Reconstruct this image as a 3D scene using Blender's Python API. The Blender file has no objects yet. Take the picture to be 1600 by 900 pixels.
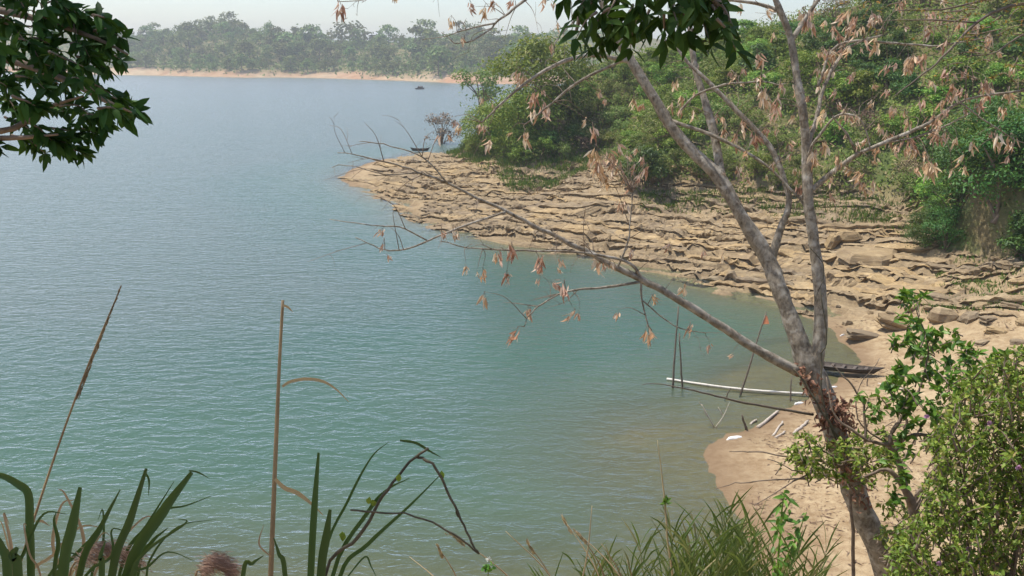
import bpy, math, random
import numpy as np
from mathutils import Vector, Matrix

# ------------------------------------------------------------------ camera, world, sun, exposure
R = math.radians
scene = bpy.context.scene
CAM = np.array([0.0, 0.0, 15.0])
FPX = 1331.0                      # focal length in pixels of the 1600 px wide photograph
PITCH, ROLL = R(14.97), R(0.6)
fwd = np.array([0, math.cos(PITCH), -math.sin(PITCH)])
r0 = np.array([1.0, 0, 0]); u0 = np.array([0, math.sin(PITCH), math.cos(PITCH)])
rgt = math.cos(ROLL) * r0 + math.sin(ROLL) * u0
upv = -math.sin(ROLL) * r0 + math.cos(ROLL) * u0
cd = bpy.data.cameras.new('camera'); cam = bpy.data.objects.new('camera', cd)
scene.collection.objects.link(cam); scene.camera = cam
cd.sensor_width = 36.0; cd.lens = 36.0 * FPX / 1600.0
cd.clip_start = 0.05; cd.clip_end = 20000
m = Matrix.Identity(4)
for i in range(3):
    m[i][0], m[i][1], m[i][2], m[i][3] = rgt[i], upv[i], -fwd[i], CAM[i]
cam.matrix_world = m

SUN_EL, SUN_AZ = R(66), R(296)    # azimuth clockwise from +Y (the view): high, ahead and to the left
world = bpy.data.worlds.new('World'); scene.world = world; world.use_nodes = True
wn = world.node_tree.nodes; wl = world.node_tree.links
bg = wn['Background']
sky = wn.new('ShaderNodeTexSky'); sky.sky_type = 'NISHITA'; sky.sun_disc = False
sky.sun_elevation = SUN_EL; sky.sun_rotation = SUN_AZ
sky.air_density = 1.0; sky.dust_density = 1.4; sky.ozone_density = 0.9; sky.altitude = 50
wl.new(sky.outputs[0], bg.inputs[0]); bg.inputs[1].default_value = 0.128
sd = bpy.data.lights.new('sun', 'SUN'); sun = bpy.data.objects.new('sun', sd)
scene.collection.objects.link(sun)
sd.energy = 3.4; sd.angle = R(0.8); sd.color = (1.0, 0.95, 0.86)
tosun = Vector((math.sin(SUN_AZ) * math.cos(SUN_EL), math.cos(SUN_AZ) * math.cos(SUN_EL), math.sin(SUN_EL)))
sun.rotation_euler = tosun.to_track_quat('Z', 'Y').to_euler(); sun.location = (0, 0, 60)
scene.view_settings.view_transform = 'Standard'; scene.view_settings.look = 'None'
scene.view_settings.gamma = 1.0; scene.view_settings.exposure = 0.62
scene.view_settings.use_curve_mapping = False
scene.render.engine = 'CYCLES'
cy = scene.cycles
cy.use_denoising = True; cy.max_bounces = 4; cy.diffuse_bounces = 2; cy.glossy_bounces = 1
cy.transmission_bounces = 3; cy.transparent_max_bounces = 5; cy.volume_bounces = 0; cy.use_light_tree = False; cy.adaptive_threshold = 0.02
cy.use_adaptive_sampling = True; cy.caustics_reflective = False; cy.caustics_refractive = False

rng = np.random.default_rng(7)
random.seed(7)

# ------------------------------------------------------------------ pixel helpers (photograph pixels -> real places)
def P(px, py, depth):
    return CAM + depth * (fwd + rgt * (px - 800) / FPX + upv * (450 - py) / FPX)
def G(px, py, z=0.0):
    d = fwd + rgt * (px - 800) / FPX + upv * (450 - py) / FPX
    return CAM + d * ((z - CAM[2]) / d[2])
def project(p):
    q = np.asarray(p, float) - CAM
    dz = q @ fwd
    return 800 + FPX * (q @ rgt) / dz, 450 - FPX * (q @ upv) / dz, dz

# ------------------------------------------------------------------ noise
def _hash(ix, iy, seed):
    h = (ix.astype(np.int64) * 374761393 + iy.astype(np.int64) * 668265263 + seed * 1442695041) & 0xFFFFFFFF
    h = ((h ^ (h >> 13)) * 1274126177) & 0xFFFFFFFF
    return ((h ^ (h >> 16)) & 0xFFFFFF) / float(0xFFFFFF)
def vnoise(x, y, seed=0):
    x = np.asarray(x, float); y = np.asarray(y, float)
    ix = np.floor(x); iy = np.floor(y); fx = x - ix; fy = y - iy
    fx = fx * fx * (3 - 2 * fx); fy = fy * fy * (3 - 2 * fy)
    ix = ix.astype(np.int64); iy = iy.astype(np.int64)
    a = _hash(ix, iy, seed); b = _hash(ix + 1, iy, seed); c = _hash(ix, iy + 1, seed); d = _hash(ix + 1, iy + 1, seed)
    return (a + (b - a) * fx) * (1 - fy) + (c + (d - c) * fx) * fy
def fbm(x, y, seed=0, octv=4):
    s = 0; a = 0.5; t = 0
    for k in range(octv):
        s = s + a * vnoise(np.asarray(x) * 2 ** k, np.asarray(y) * 2 ** k, seed + k * 17); t += a; a *= 0.5
    return s / t
def sstep(a, b, x):
    t = np.clip((x - a) / (b - a), 0, 1); return t * t * (3 - 2 * t)

# ------------------------------------------------------------------ mesh building
class MB:
    """collects vertices and faces of ONE object"""
    def __init__(s): s.v = []; s.n = 0; s.f = {}; s.order = []
    def add(s, verts, faces, mat=0):
        verts = np.asarray(verts, float).reshape(-1, 3); faces = np.asarray(faces, int)
        if len(faces) == 0: return
        s.v.append(verts); s.order.append((faces + s.n, mat)); s.n += len(verts)
    def mesh(s, name, mats, smooth=True):
        me = bpy.data.meshes.new(name)
        v = np.concatenate(s.v); me.vertices.add(len(v)); me.vertices.foreach_set('co', v.astype(np.float32).ravel())
        nl = sum(f.size for f, _ in s.order); npoly = sum(len(f) for f, _ in s.order)
        loops = np.concatenate([f.ravel() for f, _ in s.order]).astype(np.int32)
        tot = np.concatenate([np.full(len(f), f.shape[1]) for f, _ in s.order]).astype(np.int32)
        mi = np.concatenate([np.full(len(f), k) for f, k in s.order]).astype(np.int32)
        st = np.concatenate([[0], np.cumsum(tot)[:-1]]).astype(np.int32)
        me.loops.add(nl); me.loops.foreach_set('vertex_index', loops)
        me.polygons.add(npoly); me.polygons.foreach_set('loop_start', st); me.polygons.foreach_set('loop_total', tot)
        me.polygons.foreach_set('material_index', mi)
        me.polygons.foreach_set('use_smooth', np.full(npoly, smooth))
        for mt in (mats if isinstance(mats, (list, tuple)) else [mats]): me.materials.append(mt)
        me.update(calc_edges=True); me.validate()
        return me
    def obj(s, name, mats, parent=None, smooth=True):
        return link(name, s.mesh(name, mats, smooth), parent)
C = scene.collection.objects
def link(name, data, parent=None):
    o = bpy.data.objects.new(name, data); C.link(o)
    if parent is not None: o.parent = parent
    return o
def tag(o, label=None, cat=None, group=None, kind=None):
    if label: o['label'] = label
    if cat: o['category'] = cat
    if group: o['group'] = group
    if kind: o['kind'] = kind
    return o
def empty(name, loc, label=None, cat=None, group=None):
    o = link(name, None); o.location = tuple(loc); o.empty_display_size = 0.2
    return tag(o, label, cat, group)
def local(root, pts):
    return np.asarray(pts, float) - np.array(root.location)

def smooth_path(pts, rad, sub=5):
    pts = np.asarray(pts, float); rad = np.asarray(rad, float)
    if len(pts) < 3: 
        t = np.linspace(0, 1, sub + 1)[:, None]
        return pts[0] + (pts[-1] - pts[0]) * t, rad[0] + (rad[-1] - rad[0]) * t[:, 0]
    ext = np.vstack([2 * pts[0] - pts[1], pts, 2 * pts[-1] - pts[-2]])
    out = []; ro = []
    for i in range(len(pts) - 1):
        p0, p1, p2, p3 = ext[i:i + 4]
        for k in range(sub):
            t = k / sub
            out.append(0.5 * ((2 * p1) + (-p0 + p2) * t + (2 * p0 - 5 * p1 + 4 * p2 - p3) * t * t + (-p0 + 3 * p1 - 3 * p2 + p3) * t ** 3))
            ro.append(rad[i] + (rad[i + 1] - rad[i]) * t)
    out.append(pts[-1]); ro.append(rad[-1])
    return np.array(out), np.array(ro)
def tube(mb, pts, rad, n=8, mat=0, rough=0.0, seed=0):
    pts = np.asarray(pts, float); rad = np.asarray(rad, float)
    t = np.gradient(pts, axis=0); t /= (np.linalg.norm(t, axis=1, keepdims=True) + 1e-12)
    ref = np.array([0.31, 0.17, 0.93]); 
    if abs(t[0] @ ref) > 0.9: ref = np.array([1.0, 0.1, 0])
    a = np.cross(t, ref); a /= (np.linalg.norm(a, axis=1, keepdims=True) + 1e-12); b = np.cross(t, a)
    ang = np.linspace(0, 2 * math.pi, n, endpoint=False)
    rr = rad[:, None] * np.ones(n)[None]
    if rough:
        i = np.arange(len(pts))[:, None] * 0.7; j = ang[None] * n / 6.283
        rr = rr * (1 + rough * (vnoise(i + seed * 9.1, np.minimum(j, n - j) * 0.9, seed) - 0.5) * 2)
    v = pts[:, None] + rr[..., None] * (np.cos(ang)[None, :, None] * a[:, None] + np.sin(ang)[None, :, None] * b[:, None])
    v = v.reshape(-1, 3); k = len(pts)
    i, j = np.meshgrid(np.arange(k - 1), np.arange(n), indexing='ij'); j2 = (j + 1) % n
    f = np.stack([i * n + j, i * n + j2, (i + 1) * n + j2, (i + 1) * n + j], -1).reshape(-1, 4)
    v = np.vstack([v, pts[0], pts[-1]]); e0 = k * n; e1 = e0 + 1
    jj = np.arange(n); jn = (jj + 1) % n
    caps = np.vstack([np.stack([jn, jj, np.full(n, e0)], 1), np.stack([(k - 1) * n + jj, (k - 1) * n + jn, np.full(n, e1)], 1)])
    base = mb.n
    mb.add(v, f, mat); mb.order.append((caps + base, mat))
def nrm(a): 
    a = np.asarray(a, float); return a / (np.linalg.norm(a, axis=-1, keepdims=True) + 1e-12)
def leaves(mb, pos, d, nn, L, W, mat=0, droop=0.15, fold=0.25):
    """pointed leaves with a folded midrib: 7 verts, 6 tris... one island each"""
    pos = np.asarray(pos, float); k = len(pos)
    if k == 0: return
    d = nrm(d); s = nrm(np.cross(d, nn)); n = np.cross(s, d)
    L = np.broadcast_to(L, (k,))[:, None]; W = np.broadcast_to(W, (k,))[:, None]
    V = np.stack([pos,
                  pos + d * L * 0.35 - n * L * droop * 0.1, pos + d * L * 0.33 + s * W * 0.5 + n * W * fold, pos + d * L * 0.33 - s * W * 0.5 + n * W * fold,
                  pos + d * L * 0.72 - n * L * droop * 0.5, pos + d * L * 0.70 + s * W * 0.36 + n * (W * fold * 0.8 - L * droop * 0.5),
                  pos + d * L * 0.70 - s * W * 0.36 + n * (W * fold * 0.8 - L * droop * 0.5),
                  pos + d * L - n * L * droop], 1)
    base = (np.arange(k) * 8)[:, None]
    tri = np.array([[0, 2, 1], [0, 1, 3], [4, 5, 7], [6, 4, 7]]); quad = np.array([[1, 2, 5, 4], [3, 1, 4, 6]])
    b0 = mb.n
    mb.add(V.reshape(-1, 3), (base[:, None] + tri[None]).reshape(-1, 3), mat)
    mb.order.append(((base[:, None] + quad[None]).reshape(-1, 4) + b0, mat))
def kites(mb, pos, d, nn, L, W, mat=0, fold=0.2):
    pos = np.asarray(pos, float); k = len(pos)
    if k == 0: return
    d = nrm(d); s = nrm(np.cross(d, nn)); n = np.cross(s, d)
    L = np.broadcast_to(L, (k,))[:, None]; W = np.broadcast_to(W, (k,))[:, None]
    V = np.stack([pos, pos + d * L * 0.45 + s * W * 0.5 + n * W * fold, pos + d * L - n * L * 0.1, pos + d * L * 0.45 - s * W * 0.5 + n * W * fold], 1)
    base = (np.arange(k) * 4)[:, None]
    tri = np.array([[0, 1, 2], [0, 2, 3]])
    mb.add(V.reshape(-1, 3), (base[:, None] + tri[None]).reshape(-1, 3), mat)
def rdir(n): 
    v = rng.normal(size=(n, 3)); return nrm(v)
def blade(mb, pts, w, mat=0, face=None, fold=0.25):
    """a strap leaf along a path; face = direction the flat side looks to"""
    pts = np.asarray(pts, float); w = np.asarray(w, float)
    t = nrm(np.gradient(pts, axis=0))
    face = np.array([0, -1, 0.2]) if face is None else np.asarray(face, float)
    s = nrm(np.cross(t, face[None])); n = np.cross(s, t)
    V = np.stack([pts - s * w[:, None] / 2 + n * (w[:, None] * fold), pts, pts + s * w[:, None] / 2 + n * (w[:, None] * fold)], 1).reshape(-1, 3)
    k = len(pts); i = np.arange(k - 1)[:, None] * 3
    f = np.concatenate([i + np.array([[0, 1, 4, 3]]), i + np.array([[1, 2, 5, 4]])])
    mb.add(V, f, mat)

# ------------------------------------------------------------------ materials
def newmat(name):
    mt = bpy.data.materials.new(name); mt.use_nodes = True
    nt = mt.node_tree; nt.nodes.clear()
    out = nt.nodes.new('ShaderNodeOutputMaterial')
    return mt, nt, out
def nd(nt, typ, **kw):
    n = nt.nodes.new(typ)
    for k, v in kw.items():
        if k in n.inputs: n.inputs[k].default_value = v
        else: setattr(n, k, v)
    return n
def noise(nt, scale, detail=4, rough=0.6, vec=None, dist=0.0):
    n = nd(nt, 'ShaderNodeTexNoise', Scale=scale, Detail=detail, Roughness=rough, Distortion=dist)
    if vec is not None: nt.links.new(vec, n.inputs['Vector'])
    return n.outputs['Fac']
def ramp(nt, fac, stops):
    n = nt.nodes.new('ShaderNodeValToRGB'); e = n.color_ramp.elements
    while len(e) < len(stops): e.new(0.5)
    for el, (p, c) in zip(e, stops): el.position = p; el.color = (*c, 1) if len(c) == 3 else c
    nt.links.new(fac, n.inputs[0]); return n.outputs[0]
def mix(nt, fac, a, b, mode='MIX'):
    n = nt.nodes.new('ShaderNodeMix'); n.data_type = 'RGBA'; n.blend_type = mode
    for sock, val in ((n.inputs[0], fac), (n.inputs[6], a), (n.inputs[7], b)):
        if hasattr(val, 'is_linked'): nt.links.new(val, sock)
        elif isinstance(val, (int, float)): sock.default_value = val
        else: sock.default_value = (*val, 1)
    return n.outputs[2]
def math_(nt, op, a, b=0.0, clamp=False):
    n = nt.nodes.new('ShaderNodeMath'); n.operation = op; n.use_clamp = clamp
    for sock, val in ((n.inputs[0], a), (n.inputs[1], b)):
        if hasattr(val, 'is_linked'): nt.links.new(val, sock)
        else: sock.default_value = val
    return n.outputs[0]
def bump(nt, h, strength=0.5, dist=0.02, normal=None):
    n = nd(nt, 'ShaderNodeBump', Strength=strength, Distance=dist); nt.links.new(h, n.inputs['Height'])
    if normal is not None: nt.links.new(normal, n.inputs['Normal'])
    return n.outputs[0]
def coords(nt, kind='Object'):
    return nt.nodes.new('ShaderNodeTexCoord').outputs[kind]
def scaled(nt, vec, s, rot=(0, 0, 0)):
    n = nt.nodes.new('ShaderNodeMapping'); n.inputs['Scale'].default_value = s; n.inputs['Rotation'].default_value = rot
    nt.links.new(vec, n.inputs['Vector']); return n.outputs[0]

def leaf_mat(name, stops, trans=0.35, rough=0.5, spec=0.3, objvar=0.25, tcol=None):
    mt, nt, out = newmat(name)
    geo = nt.nodes.new('ShaderNodeNewGeometry'); oi = nt.nodes.new('ShaderNodeObjectInfo')
    c = ramp(nt, geo.outputs['Random Per Island'], stops)
    hsv = nt.nodes.new('ShaderNodeHueSaturation'); nt.links.new(c, hsv.inputs['Color'])
    v = math_(nt, 'ADD', math_(nt, 'MULTIPLY', oi.outputs['Random'], 2 * objvar), 1 - objvar)
    nt.links.new(v, hsv.inputs['Value'])
    h = math_(nt, 'ADD', math_(nt, 'MULTIPLY', oi.outputs['Random'], 0.06 * objvar / 0.25), 0.5 - 0.03 * objvar / 0.25)
    nt.links.new(h, hsv.inputs['Hue'])
    col = hsv.outputs[0]
    b = nd(nt, 'ShaderNodeBsdfPrincipled', Roughness=rough); nt.links.new(col, b.inputs['Base Color'])
    b.inputs['Specular IOR Level'].default_value = spec
    tr = nt.nodes.new('ShaderNodeBsdfTranslucent')
    tc = mix(nt, 0.6, col, tcol if tcol else (0.22, 0.30, 0.03)) if tcol != 'same' else col
    nt.links.new(tc, tr.inputs['Color'])
    ms = nt.nodes.new('ShaderNodeMixShader'); ms.inputs[0].default_value = trans
    nt.links.new(b.outputs[0], ms.inputs[1]); nt.links.new(tr.outputs[0], ms.inputs[2]); nt.links.new(ms.outputs[0], out.inputs[0])
    return mt
def plain_mat(name, c1, c2, scale=6, rough=0.8, bmp=0.3, bdist=0.01, spec=0.3, stretch=(1, 1, 1), detail=5):
    mt, nt, out = newmat(name)
    v = scaled(nt, coords(nt), stretch)
    f = noise(nt, scale, detail, 0.65, v)
    col = ramp(nt, f, [(0.3, c1), (0.7, c2)])
    b = nd(nt, 'ShaderNodeBsdfPrincipled', Roughness=rough); nt.links.new(col, b.inputs['Base Color'])
    b.inputs['Specular IOR Level'].default_value = spec
    nt.links.new(bump(nt, noise(nt, scale * 3, 6, 0.7, v), bmp, bdist), b.inputs['Normal'])
    nt.links.new(b.outputs[0], out.inputs[0]); return mt

def bark_mat(name, base, dark, pale, lich=0.58):
    mt, nt, out = newmat(name)
    co = coords(nt)
    big = noise(nt, 5, 5, 0.7, co); fine = noise(nt, 28, 5, 0.7, scaled(nt, co, (1, 1, 0.5))); li = noise(nt, 11, 4, 0.6, co, 0.6)
    col = ramp(nt, fine, [(0.33, dark), (0.6, base)])
    col = mix(nt, math_(nt, 'MULTIPLY', ramp(nt, li, [(lich - 0.10, (0, 0, 0)), (lich + 0.14, (1, 1, 1))]), 0.7), col, pale)
    col = mix(nt, math_(nt, 'MULTIPLY', ramp(nt, big, [(0.55, (0, 0, 0)), (0.72, (1, 1, 1))]), 0.5), col, dark)
    b = nd(nt, 'ShaderNodeBsdfPrincipled', Roughness=0.9); nt.links.new(col, b.inputs['Base Color'])
    b.inputs['Specular IOR Level'].default_value = 0.15
    h = math_(nt, 'ADD', fine, math_(nt, 'MULTIPLY', li, 0.6))
    nt.links.new(bump(nt, h, 0.9, 0.012), b.inputs['Normal'])
    nt.links.new(b.outputs[0], out.inputs[0]); return mt

M = {}
M['bark'] = bark_mat('bark_grey', (0.31, 0.265, 0.205), (0.11, 0.09, 0.068), (0.56, 0.52, 0.45), 0.56)
M['twig'] = plain_mat('twig', (0.13, 0.095, 0.07), (0.26, 0.20, 0.15), 20, 0.85)
M['dry_leaf'] = leaf_mat('dry_leaf', [(0, (0.36, 0.20, 0.115)), (0.35, (0.56, 0.35, 0.22)), (0.75, (0.70, 0.50, 0.35)), (1, (0.82, 0.69, 0.54))], 0.3, 0.6, 0.2, 0.15, 'same')
M['bush'] = leaf_mat('bush_leaf', [(0, (0.08, 0.165, 0.024)), (0.45, (0.18, 0.30, 0.038)), (0.8, (0.28, 0.39, 0.055)), (1, (0.37, 0.39, 0.09))], 0.3, 0.55, 0.25, 0.32)
M['bush_olive'] = leaf_mat('bush_leaf_olive', [(0, (0.09, 0.14, 0.03)), (0.5, (0.19, 0.25, 0.055)), (0.85, (0.28, 0.29, 0.10)), (1, (0.38, 0.31, 0.15))], 0.3, 0.6, 0.2, 0.3)
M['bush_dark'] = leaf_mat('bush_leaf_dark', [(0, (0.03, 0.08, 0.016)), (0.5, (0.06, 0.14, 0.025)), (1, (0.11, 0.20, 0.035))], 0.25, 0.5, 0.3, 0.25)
M['dead'] = leaf_mat('dead_foliage', [(0, (0.14, 0.09, 0.065)), (0.5, (0.26, 0.18, 0.12)), (1, (0.42, 0.32, 0.21))], 0.15, 0.8, 0.1, 0.2, 'same')
M['far_leaf'] = leaf_mat('far_leaf', [(0, (0.06, 0.105, 0.022)), (0.5, (0.14, 0.20, 0.04)), (1, (0.26, 0.27, 0.08))], 0.2, 0.6, 0.15, 0.45)
M['broad'] = leaf_mat('broad_leaf', [(0, (0.018, 0.052, 0.010)), (0.6, (0.032, 0.085, 0.016)), (1, (0.06, 0.125, 0.022))], 0.2, 0.6, 0.14, 0.1, (0.10, 0.17, 0.015))
M['fresh'] = leaf_mat('fresh_leaf', [(0, (0.05, 0.13, 0.018)), (0.5, (0.10, 0.24, 0.03)), (1, (0.19, 0.34, 0.05))], 0.35, 0.42, 0.35, 0.1)
M['small'] = leaf_mat('small_leaf', [(0, (0.08, 0.155, 0.024)), (0.45, (0.18, 0.29, 0.04)), (0.85, (0.31, 0.40, 0.065)), (0.95, (0.42, 0.36, 0.13)), (1, (0.42, 0.28, 0.17))], 0.33, 0.5, 0.3, 0.12)
M['grass'] = leaf_mat('grass_blade', [(0, (0.06, 0.11, 0.03)), (0.5, (0.12, 0.19, 0.05)), (0.85, (0.20, 0.25, 0.09)), (1, (0.40, 0.34, 0.18))], 0.3, 0.5, 0.3, 0.1)
M['shore_grass'] = leaf_mat('shore_grass', [(0, (0.06, 0.13, 0.02)), (0.6, (0.12, 0.21, 0.04)), (1, (0.26, 0.26, 0.09))], 0.3, 0.6, 0.2, 0.2)
M['straw'] = leaf_mat('straw', [(0, (0.30, 0.21, 0.11)), (0.6, (0.46, 0.34, 0.19)), (1, (0.60, 0.46, 0.28))], 0.2, 0.6, 0.3, 0.1, 'same')
M['reed'] = leaf_mat('reed_blade', [(0, (0.018, 0.05, 0.016)), (0.6, (0.028, 0.075, 0.022)), (1, (0.045, 0.10, 0.026))], 0.25, 0.4, 0.4, 0.15)
M['plume'] = leaf_mat('reed_plume', [(0, (0.32, 0.20, 0.15)), (0.6, (0.46, 0.31, 0.24)), (1, (0.60, 0.45, 0.36))], 0.3, 0.8, 0.1, 0.1, 'same')
M['stalk'] = plain_mat('stalk', (0.22, 0.15, 0.08), (0.36, 0.26, 0.14), 18, 0.6, stretch=(1, 1, 0.2))
M['vine'] = plain_mat('vine', (0.05, 0.045, 0.03), (0.13, 0.11, 0.07), 30, 0.8)
M['petal'] = leaf_mat('petal', [(0, (0.45, 0.20, 0.42)), (1, (0.68, 0.42, 0.62))], 0.3, 0.6, 0.2, 0.05, 'same')
M['white_petal'] = leaf_mat('white_petal', [(0, (0.7, 0.72, 0.6)), (1, (0.82, 0.82, 0.74))], 0.3, 0.6, 0.2, 0.05, 'same')
M['rock'] = None
M['boatwood'] = plain_mat('boat_wood', (0.022, 0.018, 0.015), (0.07, 0.058, 0.048), 5, 0.6, 0.4, 0.008, stretch=(6, 1, 6))
M['boatin'] = plain_mat('boat_inside', (0.07, 0.055, 0.045), (0.16, 0.13, 0.105), 6, 0.75, 0.4, 0.008, stretch=(1, 5, 1))
M['driftwood'] = plain_mat('driftwood', (0.34, 0.28, 0.22), (0.58, 0.51, 0.43), 9, 0.85, 0.5, 0.01)
M['bamboo'] = plain_mat('bleached_bamboo', (0.55, 0.5, 0.42), (0.78, 0.74, 0.66), 5, 0.55, 0.2)
M['pole'] = plain_mat('pole', (0.09, 0.07, 0.055), (0.20, 0.16, 0.12), 9, 0.8)
M['flag'] = plain_mat('flag', (0.62, 0.20, 0.09), (0.75, 0.32, 0.16), 9, 0.8)
M['fleck'] = plain_mat('fleck', (0.72, 0.70, 0.66), (0.86, 0.85, 0.82), 7, 0.7)
M['roof'] = plain_mat('tin_roof', (0.62, 0.63, 0.65), (0.80, 0.80, 0.80), 0.5, 0.4)
M['wallp'] = plain_mat('house_wall', (0.42, 0.38, 0.32), (0.55, 0.50, 0.43), 0.8, 0.9)

# ------------------------------------------------------------------ the lie of the land
def g2(px, py, z=0.0):
    q = G(px, py, z); return (q[0], q[1])
shore_px = [(1180, 905), (1130, 800), (1103, 752), (1082, 728), (1079, 708), (1100, 690), (1150, 672), (1205, 645), (1262, 618), (1302, 594), (1335, 570), (1336, 545),
            (1322, 522), (1290, 502), (1230, 482), (1160, 464), (1080, 446), (1000, 422), (930, 406), (850, 396), (770, 380), (700, 362), (645, 345),
            (600, 318), (556, 298), (531, 281), (545, 264), (600, 249), (652, 239)]
S = [(-700, -30), (-200, 2), (-60, 15), (-25, 18.5), (0, 19.2), (3, 20)] + [g2(*p) for p in shore_px] + [(-2, 140), (18, 165), (80, 245), (320, 520), (1500, 900)]
S = np.array(S)
landpoly = np.vstack([S, [(4000, 900), (4000, -400), (-700, -400)]])
veg_px = [(716, 236, 2.6), (765, 252, 3.2), (830, 264, 3.4), (895, 250, 4.0), (940, 238, 4.6), (985, 282, 4.2), (1100, 290, 4.2), (1200, 300, 4.2), (1300, 312, 4.2), (1400, 324, 4.2),
          (1452, 345, 4.0), (1478, 394, 3.0), (1560, 402, 3.6), (1640, 398, 4.6)]
V = [(1500, 885, 3), (330, 510, 3), (95, 235, 3), (32, 158, 3), (6, 133, 2.8)] + [(*g2(a, b, z), z) for a, b, z in veg_px] + [(60, 50, 7), (90, 40, 9), (300, 20, 10), (4000, 0, 10)]
V = np.array(V)
hillpoly = np.vstack([V[:, :2], [(4000, 885)]])
far_px = [(-700, 100), (-200, 108), (0, 112.5), (120, 115.5), (220, 117.5), (300, 119.5), (380, 121.5), (440, 121), (520, 122.5), (560, 124), (620, 126.5), (680, 128.5), (720, 130.5), (800, 131)]
F = np.array([(-6000, 1500), (-2500, 1250)] + [g2(*p) for p in far_px] + [(120, 640), (320, 900), (1500, 1400), (6000, 1500)])
farpoly = np.vstack([F, [(6000, 9000), (-6000, 9000)]])
def inside(poly, x, y):
    r = np.zeros(x.shape, bool); n = len(poly)
    for i in range(n):
        x1, y1 = poly[i]; x2, y2 = poly[(i + 1) % n]
        if y1 == y2: continue
        c = ((y1 > y) != (y2 > y)) & (x < (x2 - x1) * (y - y1) / (y2 - y1) + x1)
        r ^= c
    return r
def dist_poly(line, x, y, val=None):
    best = np.full(x.shape, 1e18); bv = np.zeros(x.shape)
    for i in range(len(line) - 1):
        x1, y1 = line[i][:2]; x2, y2 = line[i + 1][:2]; dx, dy = x2 - x1, y2 - y1
        t = np.clip(((x - x1) * dx + (y - y1) * dy) / (dx * dx + dy * dy), 0, 1)
        d = (x - x1 - t * dx) ** 2 + (y - y1 - t * dy) ** 2
        k = d < best; best = np.where(k, d, best)
        if val is not None: bv = np.where(k, val[i] + (val[i + 1] - val[i]) * t, bv)
    return (np.sqrt(best), bv) if val is not None else np.sqrt(best)
UD = nrm(np.array([-0.78, 0.6])); VD = np.array([UD[1], -UD[0]])    # along and across the rock beds
CAPS = np.interp(np.arange(len(V)), [0, 3, 5, 7, 9, 10, 12, 15, 17, 30], [30, 14, 7, 13, 24, 34, 46, 55, 55, 55])
def wiggle(x, y, a=0.9, f=0.22):
    return x + a * (fbm(x * f, y * f, 5) - 0.5) * 2, y + a * (fbm(x * f + 40, y * f + 9, 6) - 0.5) * 2
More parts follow.
